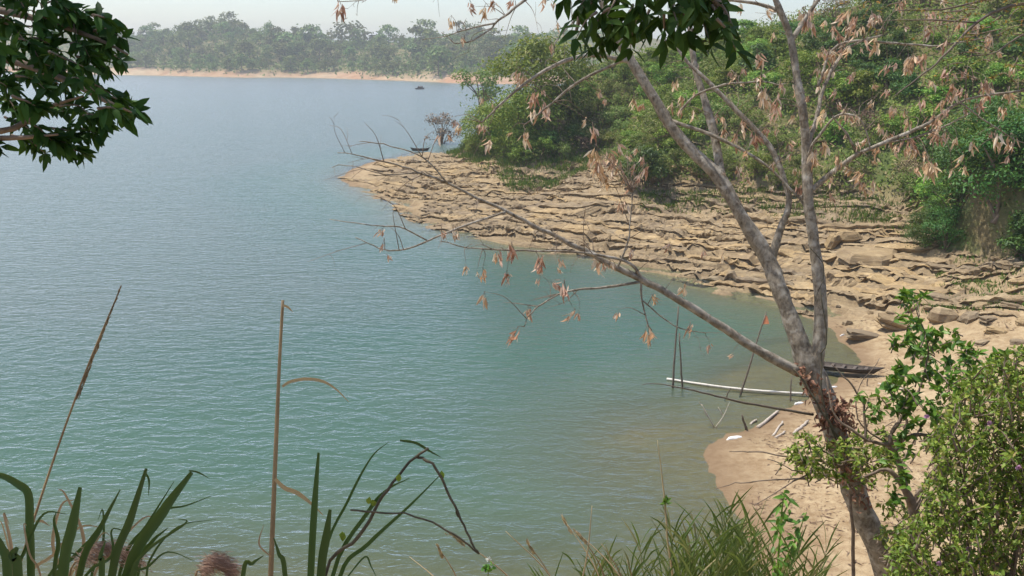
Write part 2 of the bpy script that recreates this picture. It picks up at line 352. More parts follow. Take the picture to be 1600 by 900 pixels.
def land(x, y, detail=True):
    """height, rock mask, hill depth (distance inside the overgrown hill), distance to the water"""
    x = np.asarray(x, float); y = np.asarray(y, float)
    near = (np.abs(x) < 400) & (y < 500)
    wx, wy = wiggle(x, y)
    wx = np.where(near, wx, x); wy = np.where(near, wy, y)
    on = inside(landpoly, wx, wy); dS = dist_poly(S, wx, wy)
    hill = inside(hillpoly, wx, wy); dV, hv = dist_poly(V, wx, wy, V[:, 2]); _, cap = dist_poly(V, wx, wy, CAPS)
    t = dS / (dS + dV + 1e-6)
    h_sh = hv * (0.55 * t + 0.45 * t ** 2) + 0.05 * np.minimum(dS, 3)
    sl = 0.82
    h_hill = hv + cap * (1 - np.exp(-sl * dV / cap)) + 1.2 * (fbm(x * 0.12, y * 0.12, 11) - 0.5) * sstep(0, 6, dV)
    bk = g2(1512, 396, 3.2); h_hill = h_hill + 4.6 * sstep(0.0, 1.3, dV) * np.exp(-(((x - bk[0]) / 3.4) ** 2 + ((y - bk[1]) / 5.0) ** 2))
    h = np.where(hill, h_hill, h_sh)
    # the near bank under the photographer
    hn = 13.35 - 0.69 * np.maximum(y, -3) - 0.012 * np.abs(x) + 0.5 * (fbm(x * 0.5, y * 0.5, 21) - 0.5) + 0.03 * np.maximum(np.abs(x) - 12, 0)
    hn = np.where(y < 40, hn, -50)
    h = np.where(on & (y < 45), np.maximum(h, hn) + 0.25 * np.exp(-((h - hn) / 0.8) ** 2), h)
    # lake bed
    steep = 0.17 + 0.25 * sstep(46, 60, y)
    fl = np.where(y < 46, 0.11, 0.0); bed = -steep * dS - 0.012 * dS ** 1.5 + fl * np.minimum(dS, 4.0)
    bar = g2(1090, 684); bed = bed + 0.75 * np.exp(-(((x - bar[0]) / 2.6) ** 2 + ((y - bar[1]) / 0.9) ** 2))
    bar = g2(1190, 590); bed = bed + 0.35 * np.exp(-(((x - bar[0]) / 3.0) ** 2 + ((y - bar[1]) / 2.0) ** 2))
    bed = np.minimum(bed, -0.02)
    bed = np.maximum(bed, -14)
    # far shore
    fm = y > 250
    fon = np.zeros(x.shape, bool); 
    h = np.where(on, h, bed)
    if fm.any():
        xf, yf = x[fm], y[fm]
        w = yf + 25 * (fbm(xf * 0.012, yf * 0.0, 31) - 0.5)
        fo = inside(farpoly, xf, w); dF = dist_poly(F, xf, w)
        bank = 5.0 * sstep(0, 20, dF) * (0.55 + 0.9 * vnoise(xf * 0.02, yf * 0 + 3, 33)) + 0.02 * np.minimum(dF, 40)
        hl = bank + sstep(18, 130, dF) * (14 + 26 * fbm(xf * 0.008 + 3.2, yf * 0.004, 35)) + 8 * (fbm(xf * 0.03, yf * 0.03, 36) - 0.5) * sstep(30, 120, dF)
        hh = h[fm]; onf = on[fm]
        hh = np.where(fo & ~onf, hl, hh); hh = np.where(~fo & ~onf, np.maximum(hh, -np.minimum(dF * 0.1, 14)) * 0 - np.minimum(np.minimum(dF * 0.1, -np.minimum(hh, 0)), 14), hh)
        h[fm] = hh; fon[fm] = fo & ~onf
    # sandstone ledges
    u = x * UD[0] + y * UD[1]; v = x * VD[0] + y * VD[1]
    rock = on & ~hill & (y < 200)
    e = y + 0.35 * (x - 15) + 6 * (fbm(x * 0.15, y * 0.15, 41) - 0.5)
    rk = np.where(rock | (hill & (dV < 3)), 1.0, 0.0) * sstep(47, 55, e) * np.where(hill, 1 - sstep(0.5, 3, dV), 1.0)
    rk = rk * (0.65 + 0.35 * sstep(0.36, 0.5, fbm(u * 0.10, v * 0.16, 43))) * sstep(-22.5, -15, x + 0.0 * y)
    rub = sstep(22, 26, x) * sstep(40, 44, y) * (1 - sstep(58, 66, y)) * (rock | (hill & (dV < 2)))
    rk = np.maximum(rk, rub * 0.7 * sstep(0.35, 0.6, fbm(x * 0.3, y * 0.3, 44)))
    if detail:
        warp = 1.5 * (fbm(u * 0.10, v * 0.3, 51) - 0.5) + 0.7 * (fbm(u * 0.35, v * 0.9, 52) - 0.5)
        bc = h + 0.085 * u + warp * 0.6
        st = 0.5; q = bc / st; fr = q - np.floor(q)
        saw = (sstep(0.70, 0.84, fr) - fr) * st
        st2 = 0.17; q2 = (bc + 0.2 * fbm(u * 0.8, v * 1.2, 53)) / st2; fr2 = q2 - np.floor(q2)
        saw2 = (sstep(0.6, 0.9, fr2) - fr2) * st2
        lumps = 0.4 * (fbm(u * 0.28, v * 0.9, 55, 5) - 0.5) + 0.25 * (fbm(u * 0.9, v * 2.4, 56, 3) - 0.5)
        gul = -0.5 * sstep(0.56, 0.66, fbm(u * 0.2 + 7, v * 0.55, 57, 4)) * 0.7
        edge = sstep(0.0, 2.0, dS)
        h = h + rk * (saw * 1.35 + saw2 * 1.1 + lumps * edge + gul * edge)
        rip = 0.05 * (fbm(x * 1.6, y * 1.6, 58) - 0.5) + 0.25 * (fbm(x * 0.3, y * 0.3, 59) - 0.5) * sstep(1, 6, dS)
        h = h + np.where(on & (y < 200), rip * (1 - rk), 0)
    return h, rk, np.where(hill, dV, 0.0), np.where(on | fon, dS, -dS), fon
def hgt(x, y): 
    return float(land(np.array([float(x)]), np.array([float(y)]))[0][0])

def axis(parts):
    a = [np.arange(lo, hi, st) for lo, hi, st in parts]; return np.concatenate(a + [[parts[-1][1]]])
gx = axis([(-6000, -1500, 500), (-1500, -520, 70), (-520, -120, 9), (-120, -34, 5), (-34, -26, 0.8), (-26, 36, 0.24), (36, 70, 0.7), (70, 160, 5), (160, 400, 20), (400, 1500, 100), (1500, 6000, 500)])
gy = axis([(-120, -8, 14), (-8, 16, 0.8), (16, 40, 0.45), (40, 118, 0.24), (118, 150, 0.8), (150, 260, 5), (260, 560, 15), (560, 1000, 5), (1000, 1500, 50), (1500, 9000, 500)])
XX, YY = np.meshgrid(gx, gy, indexing='ij')
HH, RK, HD, DS, FON = land(XX.ravel(), YY.ravel())
nx, ny = len(gx), len(gy)
def grid_faces(nx, ny):
    i, j = np.meshgrid(np.arange(nx - 1), np.arange(ny - 1), indexing='ij'); a = i * ny + j
    return np.stack([a, a + ny, a + ny + 1, a + 1], -1).reshape(-1, 4)
def set_attr(me, name, arr):
    at = me.attributes.new(name, 'FLOAT', 'POINT'); at.data.foreach_set('value', np.asarray(arr, np.float32))

# ground material: sand, sandstone, soil under the scrub, red earth of the far bank
mt, nt, out = newmat('ground_earth')
co = coords(nt)
def attr(nt, name):
    n = nt.nodes.new('ShaderNodeAttribute'); n.attribute_name = name; return n.outputs['Fac']
n1 = noise(nt, 0.35, 5, 0.6, co); n2 = noise(nt, 2.5, 6, 0.7, co); n3 = noise(nt, 14, 5, 0.7, co)
sand = ramp(nt, n1, [(0.35, (0.27, 0.18, 0.095)), (0.5, (0.355, 0.245, 0.135)), (0.65, (0.45, 0.335, 0.195))])
sand = mix(nt, 0.6, sand, ramp(nt, n2, [(0.36, (0.235, 0.158, 0.085)), (0.64, (0.52, 0.41, 0.255))]))
wet = ramp(nt, attr(nt, 'shore_dist'), [(0.0, (1, 1, 1)), (0.05, (0.6, 0.6, 0.6)), (0.13, (0, 0, 0))])
sand = mix(nt, math_(nt, 'MULTIPLY', wet, 0.8), sand, (0.185, 0.12, 0.07))
bedv = scaled(nt, co, (0.6, 0.6, 5.0), (0.05, 0.03, 0))
rot = scaled(nt, co, (1.0, 1.0, 1.0), (0, 0, -math.atan2(UD[1], UD[0])))
bedl = noise(nt, 1.0, 6, 0.7, scaled(nt, rot, (0.45, 2.6, 5.0)), 0.4)
rockc = ramp(nt, bedl, [(0.30, (0.07, 0.05, 0.032)), (0.43, (0.21, 0.15, 0.085)), (0.57, (0.32, 0.235, 0.13)), (0.78, (0.44, 0.335, 0.19))])
rockc = mix(nt, 0.3, rockc, ramp(nt, n2, [(0.3, (0.20, 0.15, 0.10)), (0.7, (0.46, 0.36, 0.23))]))
col = mix(nt, attr(nt, 'rock'), sand, rockc)
soil = ramp(nt, n2, [(0.3, (0.10, 0.085, 0.04)), (0.7, (0.22, 0.17, 0.085))])
soil = mix(nt, ramp(nt, n1, [(0.4, (0, 0, 0)), (0.6, (1, 1, 1))]), soil, (0.10, 0.13, 0.04))
col = mix(nt, attr(nt, 'hill'), col, soil)
nf = noise(nt, 0.02, 4, 0.6, co); nf2 = noise(nt, 0.12, 4, 0.6, co)
farb = ramp(nt, nf, [(0.35, (0.36, 0.17, 0.09)), (0.5, (0.42, 0.26, 0.15)), (0.65, (0.46, 0.36, 0.23))])
farb = mix(nt, 0.35, farb, ramp(nt, nf2, [(0.35, (0.28, 0.17, 0.10)), (0.65, (0.60, 0.44, 0.28))]))
farg = ramp(nt, nf2, [(0.3, (0.10, 0.12, 0.045)), (0.7, (0.25, 0.20, 0.10))])
farc = mix(nt, attr(nt, 'far_green'), farb, farg)
col = mix(nt, attr(nt, 'far'), col, farc)
b = nd(nt, 'ShaderNodeBsdfPrincipled', Roughness=0.92); b.inputs['Specular IOR Level'].default_value = 0.15
nt.links.new(col, b.inputs['Base Color'])
n4 = noise(nt, 1.3, 5, 0.6, co, 0.3)
hh = math_(nt, 'ADD', math_(nt, 'ADD', math_(nt, 'MULTIPLY', n3, 0.35), math_(nt, 'MULTIPLY', n4, 1.1)), math_(nt, 'MULTIPLY', bedl, math_(nt, 'MULTIPLY', attr(nt, 'rock'), 1.6)))
nt.links.new(bump(nt, hh, 0.8, 0.12), b.inputs['Normal'])
nt.links.new(b.outputs[0], out.inputs[0]); M['ground'] = mt

mb = MB(); mb.add(np.stack([XX.ravel(), YY.ravel(), HH], 1), grid_faces(nx, ny))
gm = mb.mesh('ground', M['ground'])
set_attr(gm, 'rock', RK); bk_ = g2(1512, 396, 3.2); BK = np.exp(-(((XX.ravel() - bk_[0]) / 4.0) ** 2 + ((YY.ravel() - bk_[1]) / 5.5) ** 2)) * (HD > 0)
set_attr(gm, 'hill', np.maximum(BK, 0) * 0.9 + (1 - 0.9 * BK) * sstep(0.0, 2.5, HD + 1.2 * (fbm(XX.ravel() * 0.5, YY.ravel() * 0.5, 71) - 0.5)))  # earth bank gets the dark soil colour outright, partly standing in for its shade
set_attr(gm, 'shore_dist', np.clip(np.where(HH < 0.02, 0, (HH - 0.02) / 3.0), 0, 1)); set_attr(gm, 'far', FON.astype(float))
dFf = dist_poly(F, XX.ravel(), YY.ravel())
set_attr(gm, 'far_green', np.where(FON, sstep(11, 24, dFf + 14 * (fbm(XX.ravel() * 0.03, YY.ravel() * 0.03, 72) - 0.5)), 0))
ground = tag(link('ground', gm), 'sandy shore, sandstone shelf and overgrown hillside around the lake', None, None, 'structure')

# ------------------------------------------------------------------ lake
wxs = axis([(-6000, -1500, 500), (-1500, -300, 60), (-300, -50, 10), (-50, 40, 0.6), (40, 200, 8), (200, 1500, 100), (1500, 6000, 500)])
wys = axis([(10, 18, 1), (18, 125, 0.6), (125, 200, 4), (200, 560, 15), (560, 960, 8), (960, 1500, 60)])
WX, WY = np.meshgrid(wxs, wys, indexing='ij')
wh = land(WX.ravel(), WY.ravel(), False)[0]
mb = MB(); mb.add(np.stack([WX.ravel(), WY.ravel(), np.zeros(WX.size)], 1), grid_faces(len(wxs), len(wys)))
mt, nt, out = newmat('lake_water')
co = coords(nt)
dep = attr(nt, 'depth')
clear = math_(nt, 'POWER', 2.718, math_(nt, 'MULTIPLY', dep, -1.5))
clear = math_(nt, 'MULTIPLY', clear, 0.93)
body = ramp(nt, math_(nt, 'MULTIPLY', dep, 0.12), [(0.0, (0.13, 0.17, 0.10)), (0.2, (0.053, 0.112, 0.074)), (0.55, (0.044, 0.096, 0.070)), (1.0, (0.062, 0.100, 0.079))])
silt = noise(nt, 0.05, 3, 0.6, co)
body = mix(nt, ramp(nt, silt, [(0.4, (0, 0, 0)), (0.7, (0.5, 0.5, 0.5))]), body, (0.085, 0.112, 0.093))
w1 = noise(nt, 1.0, 3, 0.6, scaled(nt, co, (0.9, 1.9, 1), (0, 0, R(14))), 0.5)
w2 = noise(nt, 1.0, 3, 0.6, scaled(nt, co, (3.2, 6.0, 1), (0, 0, R(-9))), 0.3)
w3 = noise(nt, 1.0, 2, 0.5, scaled(nt, co, (0.16, 0.5, 1), (0, 0, R(6))))
hgtw = math_(nt, 'ADD', math_(nt, 'MULTIPLY', w1, 1.0), math_(nt, 'ADD', math_(nt, 'MULTIPLY', w2, 0.2), math_(nt, 'MULTIPLY', w3, 0.6)))
nb = bump(nt, hgtw, 1.0, 0.07); nbf = bump(nt, hgtw, 1.0, 0.19)
df = nt.nodes.new('ShaderNodeBsdfDiffuse'); nt.links.new(body, df.inputs['Color']); nt.links.new(nb, df.inputs['Normal'])
tp = nt.nodes.new('ShaderNodeBsdfTransparent'); tp.inputs[0].default_value = (0.80, 0.92, 0.80, 1)
ms = nt.nodes.new('ShaderNodeMixShader'); nt.links.new(clear, ms.inputs[0]); nt.links.new(df.outputs[0], ms.inputs[1]); nt.links.new(tp.outputs[0], ms.inputs[2])
gl = nd(nt, 'ShaderNodeBsdfGlossy', Roughness=0.27); nt.links.new(nb, gl.inputs['Normal'])
fr = nd(nt, 'ShaderNodeFresnel', IOR=1.33); nt.links.new(nbf, fr.inputs['Normal'])
ms2 = nt.nodes.new('ShaderNodeMixShader'); nt.links.new(fr.outputs[0], ms2.inputs[0]); nt.links.new(ms.outputs[0], ms2.inputs[1]); nt.links.new(gl.outputs[0], ms2.inputs[2])
nt.links.new(ms2.outputs[0], out.inputs[0]); M['water'] = mt
wm = mb.mesh('lake', mt); set_attr(wm, 'depth', np.maximum(-wh, 0))
tag(link('lake', wm), 'teal rippled lake water filling the bay', None, None, 'structure')

# ------------------------------------------------------------------ ray to the ground
def hit(px, py, t0=12.0, t1=170.0, st=0.12):
    d = fwd + rgt * (px - 800) / FPX + upv * (450 - py) / FPX
    t = np.arange(t0, t1, st); q = CAM + t[:, None] * d
    h = land(q[:, 0], q[:, 1])[0]
    k = np.argmax(q[:, 2] < np.maximum(h, -0.0))
    return q[k]

# ------------------------------------------------------------------ sandstone slabs and loose blocks
mt, nt, out = newmat('sandstone')
co = coords(nt); oi = nt.nodes.new('ShaderNodeObjectInfo')
bl = noise(nt, 1.0, 6, 0.7, scaled(nt, co, (1.2, 1.8, 7.0)), 0.3); fn = noise(nt, 6, 5, 0.7, co)
c = ramp(nt, bl, [(0.30, (0.10, 0.07, 0.042)), (0.45, (0.23, 0.165, 0.095)), (0.60, (0.33, 0.245, 0.14)), (0.8, (0.44, 0.34, 0.205))])
c = mix(nt, 0.35, c, ramp(nt, fn, [(0.3, (0.20, 0.15, 0.10)), (0.7, (0.50, 0.40, 0.27))]))
gp = nt.nodes.new('ShaderNodeNewGeometry').outputs['Position']
c = mix(nt, math_(nt, 'MULTIPLY', ramp(nt, noise(nt, 0.16, 5, 0.65, gp, 0.5), [(0.38, (0, 0, 0)), (0.62, (1, 1, 1))]), 0.55), c, (0.17, 0.135, 0.10))
c = mix(nt, math_(nt, 'MULTIPLY', ramp(nt, noise(nt, 0.9, 5, 0.7, gp), [(0.52, (0, 0, 0)), (0.68, (1, 1, 1))]), 0.5), c, (0.50, 0.40, 0.26))
hs = nt.nodes.new('ShaderNodeHueSaturation'); nt.links.new(c, hs.inputs['Color'])
nt.links.new(math_(nt, 'ADD', math_(nt, 'MULTIPLY', oi.outputs['Random'], 0.4), 0.88), hs.inputs['Value'])
nt.links.new(math_(nt, 'ADD', math_(nt, 'MULTIPLY', oi.outputs['Random'], 0.25), 0.98), hs.inputs['Saturation'])
b = nd(nt, 'ShaderNodeBsdfPrincipled', Roughness=0.92); b.inputs['Specular IOR Level'].default_value = 0.15
nt.links.new(hs.outputs[0], b.inputs['Base Color'])
nt.links.new(bump(nt, math_(nt, 'ADD', bl, math_(nt, 'MULTIPLY', fn, 0.5)), 0.9, 0.08), b.inputs['Normal'])
nt.links.new(b.outputs[0], out.inputs[0]); M['rock'] = mt
def rock_mesh(name, seed, flat=True):
    """an irregular bedded block, unit length along x"""
    g = np.random.default_rng(seed); n = 11
    a = np.sort(np.linspace(0, 2 * math.pi, n, endpoint=False) + g.uniform(-0.2, 0.2, n))
    r = g.uniform(0.72, 1.08, n) * (1 / np.maximum(np.abs(np.cos(a)), np.abs(np.sin(a)) + 0.05)) ** 0.55
    levels = [(-0.5, 0.80), (-0.22, 1.0), (-0.05, 0.90), (0.05, 1.02), (0.36, 0.97), (0.5, 0.80)] if flat else [(-0.5, 0.7), (-0.2, 1.0), (0.22, 0.95), (0.5, 0.6)]
    v = []
    for z, s in levels:
        s2 = s * (1 + g.uniform(-0.09, 0.09, n)); off = g.uniform(-0.05, 0.05, 2)
        v.append(np.stack([0.5 * np.cos(a) * r * s2 + off[0], 0.5 * np.sin(a) * r * s2 + off[1], z + g.uniform(-0.06, 0.06, n)], 1))
    v = np.vstack(v + [[(0, 0, -0.5)], [(0, 0, 0.5 + g.uniform(-0.02, 0.12))]]); k = len(levels)
    i, j = np.meshgrid(np.arange(k - 1), np.arange(n), indexing='ij'); j2 = (j + 1) % n
    f = np.stack([i * n + j, i * n + j2, (i + 1) * n + j2, (i + 1) * n + j], -1).reshape(-1, 4)
    jj = np.arange(n); jn = (jj + 1) % n
    q = MB(); q.add(v, f); q.order.append((np.vstack([np.stack([jn, jj, np.full(n, k * n)], 1), np.stack([(k - 1) * n + jj, (k - 1) * n + jn, np.full(n, k * n + 1)], 1)]), 0))
    return q.mesh(name, M['rock'], smooth=False)
SLABS = [rock_mesh('rock_slab', 100 + k) for k in range(9)]
BLOCKS = [rock_mesh('boulder', 200 + k, False) for k in range(7)]
ang0 = math.atan2(UD[1], UD[0])
def slope_dir(x, y):
    e = 0.6; hx = (land(x + e, y, False)[0] - land(x - e, y, False)[0]); hy = (land(x, y + e, False)[0] - land(x, y - e, False)[0])
    g = np.stack([hx, hy], 1); return nrm(g)
sx = rng.uniform(-20, 36, 12000); sy = rng.uniform(44, 118, 12000)
h_, rk_, hd_, ds_, _ = land(sx, sy, False)
ok = np.nonzero((rk_ > 0.5) & (ds_ > 0.3) & (hd_ < 0.8) & ~((np.abs(sx - bk_[0]) < 4) & (np.abs(sy - bk_[1]) < 5) & (hd_ > 0)) & ((sx > -13) | (rng.random(12000) < 0.25)) & (fbm(sx * 0.13, sy * 0.13, 46) < 0.62))[0]
ok = np.array([i for i in ok if 505 < project((sx[i], sy[i], h_[i]))[0] < 1640])[:560]
NL = len(ok); NS = 22
lx = sx[ok].copy(); ly = sy[ok].copy(); LEN = np.sort(np.clip(rng.lognormal(1.6, 0.6, NL), 1.5, 15.0))[::-1]
sgn = rng.choice([-1, 1], NL); path = []
skew = rng.normal(0.08, 0.08, NL)
for k in range(NS):
    g = slope_dir(lx, ly); t = np.stack([g[:, 1], -g[:, 0]], 1) * sgn[:, None]
    t = nrm(0.3 * t + 0.7 * UD[None] * np.sign((t @ UD))[:, None] + g * skew[:, None]); pg = np.stack([-t[:, 1], t[:, 0]], 1); g = pg * np.sign((pg * g).sum(1))[:, None]
    path.append((lx.copy(), ly.copy(), g, t))
    st_ = LEN / NS; lx = lx + t[:, 0] * st_; ly = ly + t[:, 1] * st_
PX = np.stack([p_[0] for p_ in path], 1); PY = np.stack([p_[1] for p_ in path], 1); PG = np.stack([p_[2] for p_ in path], 1)
jag = rng.normal(0, 0.05, (NL, NS)) + 0.3 * (vnoise(np.arange(NS)[None] * 0.5 + np.zeros((NL, 1)), np.arange(NL)[:, None] * 3.7 + np.zeros((1, NS)), 77) - 0.5); PX = PX + PG[..., 0] * jag; PY = PY + PG[..., 1] * jag
env = np.minimum(1, np.minimum(np.arange(NS), NS - 1 - np.arange(NS)) / 2.5 + 0.12)[None]
TH = (np.clip(rng.lognormal(-1.75, 0.5, NL), 0.07, 0.5)[:, None] * env) * (1 + rng.normal(0, 0.14, (NL, NS))); DP = np.clip(rng.lognormal(-0.25, 0.6, NL), 0.35, 2.8)[:, None] * (0.45 + 0.55 * env) * (1 + rng.normal(0, 0.12, (NL, NS)))
H0 = land(PX.ravel(), PY.ravel(), True)[0].reshape(NL, NS)
H0 = 0.6 * H0 + 0.4 * H0.mean(1, keepdims=True) * 0 + 0.4 * land(PX.ravel(), PY.ravel(), False)[0].reshape(NL, NS)
BX = PX + PG[..., 0] * DP; BY = PY + PG[..., 1] * DP; HB = land(BX.ravel(), BY.ravel(), False)[0].reshape(NL, NS)
HB = np.minimum(HB, H0 + TH + 0.25 * DP) - 0.10
def off(d_, z): return np.stack([PX - PG[..., 0] * d_, PY - PG[..., 1] * d_, z], -1)
j1 = rng.normal(0, 0.05, (NL, NS)); j2 = rng.normal(0, 0.04, (NL, NS))
rows = [np.stack([BX, BY, HB], -1), off(-0.45 * DP, H0 + TH * 0.9 + 0.06 * DP + j1), off(-0.06, H0 + TH * 0.95 + j2), off(0.10 + j1, H0 + TH * 0.72), off(0.07 + j2, H0 + TH * 0.42), off(-0.04, H0 + TH * 0.36), off(-0.02 + j1 * 0.6, H0 + TH * 0.12), off(-0.10, H0 - 0.05), off(-0.12, H0 - 0.5)]
rows = np.stack(rows, 2); NR = rows.shape[2]
i_, j_ = np.meshgrid(np.arange(NS - 1), np.arange(NR - 1), indexing='ij'); a_ = i_ * NR + j_
lf = np.stack([a_, a_ + 1, a_ + NR + 1, a_ + NR], -1).reshape(-1, 4)
rest = MB()
for k in range(NL):
    fl = lf if sgn[k] > 0 else lf[:, ::-1]
    if k >= 285: rest.add(rows[k].reshape(-1, 3), fl); continue
    c0 = rows[k].reshape(-1, 3).mean(0); q = MB(); q.add(rows[k].reshape(-1, 3) - c0, lf if sgn[k] > 0 else lf[:, ::-1])
    o = q.obj('rock_ledge', M['rock'], ground, smooth=False); o.location = c0
rest.obj('rock_chips', M['rock'], ground, smooth=False)['kind'] = 'stuff'
def boulder(px, py, wpx, label, group=None, hf=0.5, rz=None, data=None, sink=0.25, df=0.7, tilt=8):
    q = hit(px, py, 12); s = wpx * np.linalg.norm(q - CAM) / FPX
    o = link('boulder', data or BLOCKS[int(rng.integers(len(BLOCKS)))])
    o.scale = (s, s * df, s * hf); o.location = (q[0], q[1], q[2] + s * hf * (0.5 - sink) * 0.9)
    o.rotation_euler = (R(rng.normal(0, tilt)), R(rng.normal(0, tilt)), rng.uniform(0, 6.28) if rz is None else rz)
    return tag(o, label, 'boulder', group)
boulder(1473, 500, 46, 'large pale angular sandstone block above the small cove', hf=0.5, rz=0.1, data=BLOCKS[1])
boulder(1517, 500, 32, 'grey boulder just right of the large pale angular block', hf=0.45, rz=0.3)
boulder(1300, 384, 30, 'dark tilted boulder on the sandstone shelf behind the upright trunk', hf=0.75, rz=0.6)
boulder(1322, 374, 40, 'broad dark boulder beside the tilted one on the sandstone shelf', hf=0.4, rz=0.0)
boulder(1358, 412, 86, 'huge flat sandstone slab leaning on the shelf edge', hf=0.28, rz=-0.25, data=SLABS[2], df=0.6)
boulder(1324, 508, 17, 'small dark stone lying alone on the wet cove sand', hf=0.6, rz=0.2)
boulder(1350, 528, 66, 'long low rock ledge reaching from the cove sand into the water', hf=0.18, rz=0.05, data=SLABS[4], df=0.4)
boulder(1405, 512, 80, 'long weathered rock ledge behind the low ledge at the cove', hf=0.2, rz=0.1, data=SLABS[5], df=0.4)
for px, py, w in [(1440, 446, 34), (1532, 480, 28), (1497, 455, 22), (1530, 425, 26), (1552, 446, 24), (1575, 415, 34), (1592, 440, 30), (1470, 470, 40), (1425, 478, 30), (1395, 490, 26),
                  (1545, 500, 30), (1580, 478, 26), (1560, 520, 36), (1598, 505, 30), (1515, 452, 18), (1505, 430, 20), (1480, 436, 18), (1545, 462, 22), (1580, 455, 20), (1462, 448, 16),
                  (1420, 452, 18), (1400, 462, 16), (1438, 500, 22), (1535, 536, 26), (1590, 535, 26), (1490, 478, 20), (1558, 405, 18), (1595, 415, 22), (1510, 470, 16), (1450, 482, 18)][::1]:
    boulder(px, py, w, 'loose weathered sandstone block strewn on the bank behind the green shrub', 'sandstone blocks strewn on the bank', hf=rng.uniform(0.16, 0.36), tilt=9, data=SLABS[int(rng.integers(9))] if rng.random() < 0.75 else None, sink=0.4)
for px, py in [(1345, 470), (1375, 500), (1310, 480), (1420, 525), (1480, 540), (1385, 455), (1360, 490), (1440, 560), (1505, 560), (1560, 560), (1330, 440), (1410, 430)]:
    boulder(px, py, rng.uniform(7, 12), 'fist to head sized stone on the sand of the cove', 'small stones on the cove sand', hf=0.5)

# ------------------------------------------------------------------ crowns
def crown(seed, n, rx=0.5, h=1.0, leaf=0.075, lw=0.5, clumps=16, low=0.08, cr=0.2, fill=0.15):
    """leafy clumps spread through a uneven crown of unit height; base at z=0"""
    global rng
    keep = rng; rng = np.random.default_rng(seed)
    q = MB()
    a = rng.uniform(0, 6.283, clumps); z = rng.uniform(low, 1.0, clumps) ** 0.8
    rad = rx * np.sqrt(np.clip(1 - (2 * z - 0.85) ** 2 * 0.75, 0.05, 1)) * rng.uniform(0.35, 1.0, clumps)
    cen = np.stack([np.cos(a) * rad, np.sin(a) * rad, z * (h - cr) + cr * 0.35], 1)
    r = cr * rng.uniform(0.6, 1.25, clumps)
    w = r ** 2; k = rng.choice(clumps, n, p=w / w.sum())
    dr = rdir(n); dr[:, 2] = np.where(dr[:, 2] < -0.3, -dr[:, 2] * 0.7, dr[:, 2]); dr = nrm(dr)
    pos = cen[k] + dr * (r[k] * rng.uniform(0.55, 1.12, n))[:, None] * np.array([1, 1, 0.85])
    m_ = rng.random(n) < fill
    pos[m_] = (np.stack([np.cos(a[k]), np.sin(a[k]), a[k] * 0], 1) * (rx * rng.uniform(0, 1.1, n))[:, None] + np.stack([a[k] * 0, a[k] * 0, rng.uniform(0.0, h, n)], 1))[m_]
    nn = nrm(dr * 1.0 + rdir(n) * 0.55 + np.array([0, 0, 0.35])); d = nrm(np.cross(nn, rdir(n)) + np.array([0, 0, -0.35]) + dr * 0.25)
    kites(q, pos, d, nn, leaf * rng.uniform(0.6, 1.3, n), leaf * lw * rng.uniform(0.8, 1.2, n))
    rng = keep
    return q, cen
def stems(seed, cen, top=0.6, r=0.022, n=5):
    g = np.random.default_rng(seed); q = MB()
    for c_ in cen[:n]:
        mid = np.array([c_[0] * 0.35, c_[1] * 0.35, c_[2] * 0.5]) + g.normal(0, 0.03, 3)
        p, rr = smooth_path([(g.normal(0, 0.02), g.normal(0, 0.02), -0.12), mid, c_], [r, r * 0.7, r * 0.25], 4)
        tube(q, p, rr, 5)
    return q
BUSH = []
for k, (mat, rx, nlf, lf, cl) in enumerate([('bush', 0.62, 2300, 0.085, 18), ('bush', 0.75, 2400, 0.08, 20), ('bush', 0.5, 1900, 0.085, 15), ('bush_olive', 0.65, 1700, 0.08, 17),
                                            ('bush_olive', 0.55, 1300, 0.075, 14), ('bush_dark', 0.65, 2300, 0.085, 18), ('bush_dark', 0.55, 2000, 0.09, 15), ('dead', 0.55, 700, 0.075, 13), ('bush_dark', 0.55, 7000, 0.042, 34), ('bush', 0.5, 6000, 0.045, 30)]):
    q, cen = crown(300 + k, nlf, rx, 1.0, lf, 0.5, cl)
    BUSH.append((q.mesh('crown', M[mat]), stems(320 + k, cen, n=7 if mat != 'dead' else 12, r=0.022 if mat != 'dead' else 0.016).mesh('stem', M['twig'])))
def put_bush(kind, x, y, s, label, group, name='shrub', cat='shrub', z=None, sz=1.0):
    r = empty(name, (x, y, (hgt(x, y) if z is None else z) - 0.05), label, cat, group)
    r.scale = (s, s, s * sz); r.rotation_euler = (R(rng.normal(0, 6)), R(rng.normal(0, 6)), rng.uniform(0, 6.28))
    c1 = bpy.data.objects.new('crown', BUSH[kind][0]); C.link(c1); c1.parent = r
    c2 = bpy.data.objects.new('stem', BUSH[kind][1]); C.link(c2); c2.parent = r
    return r
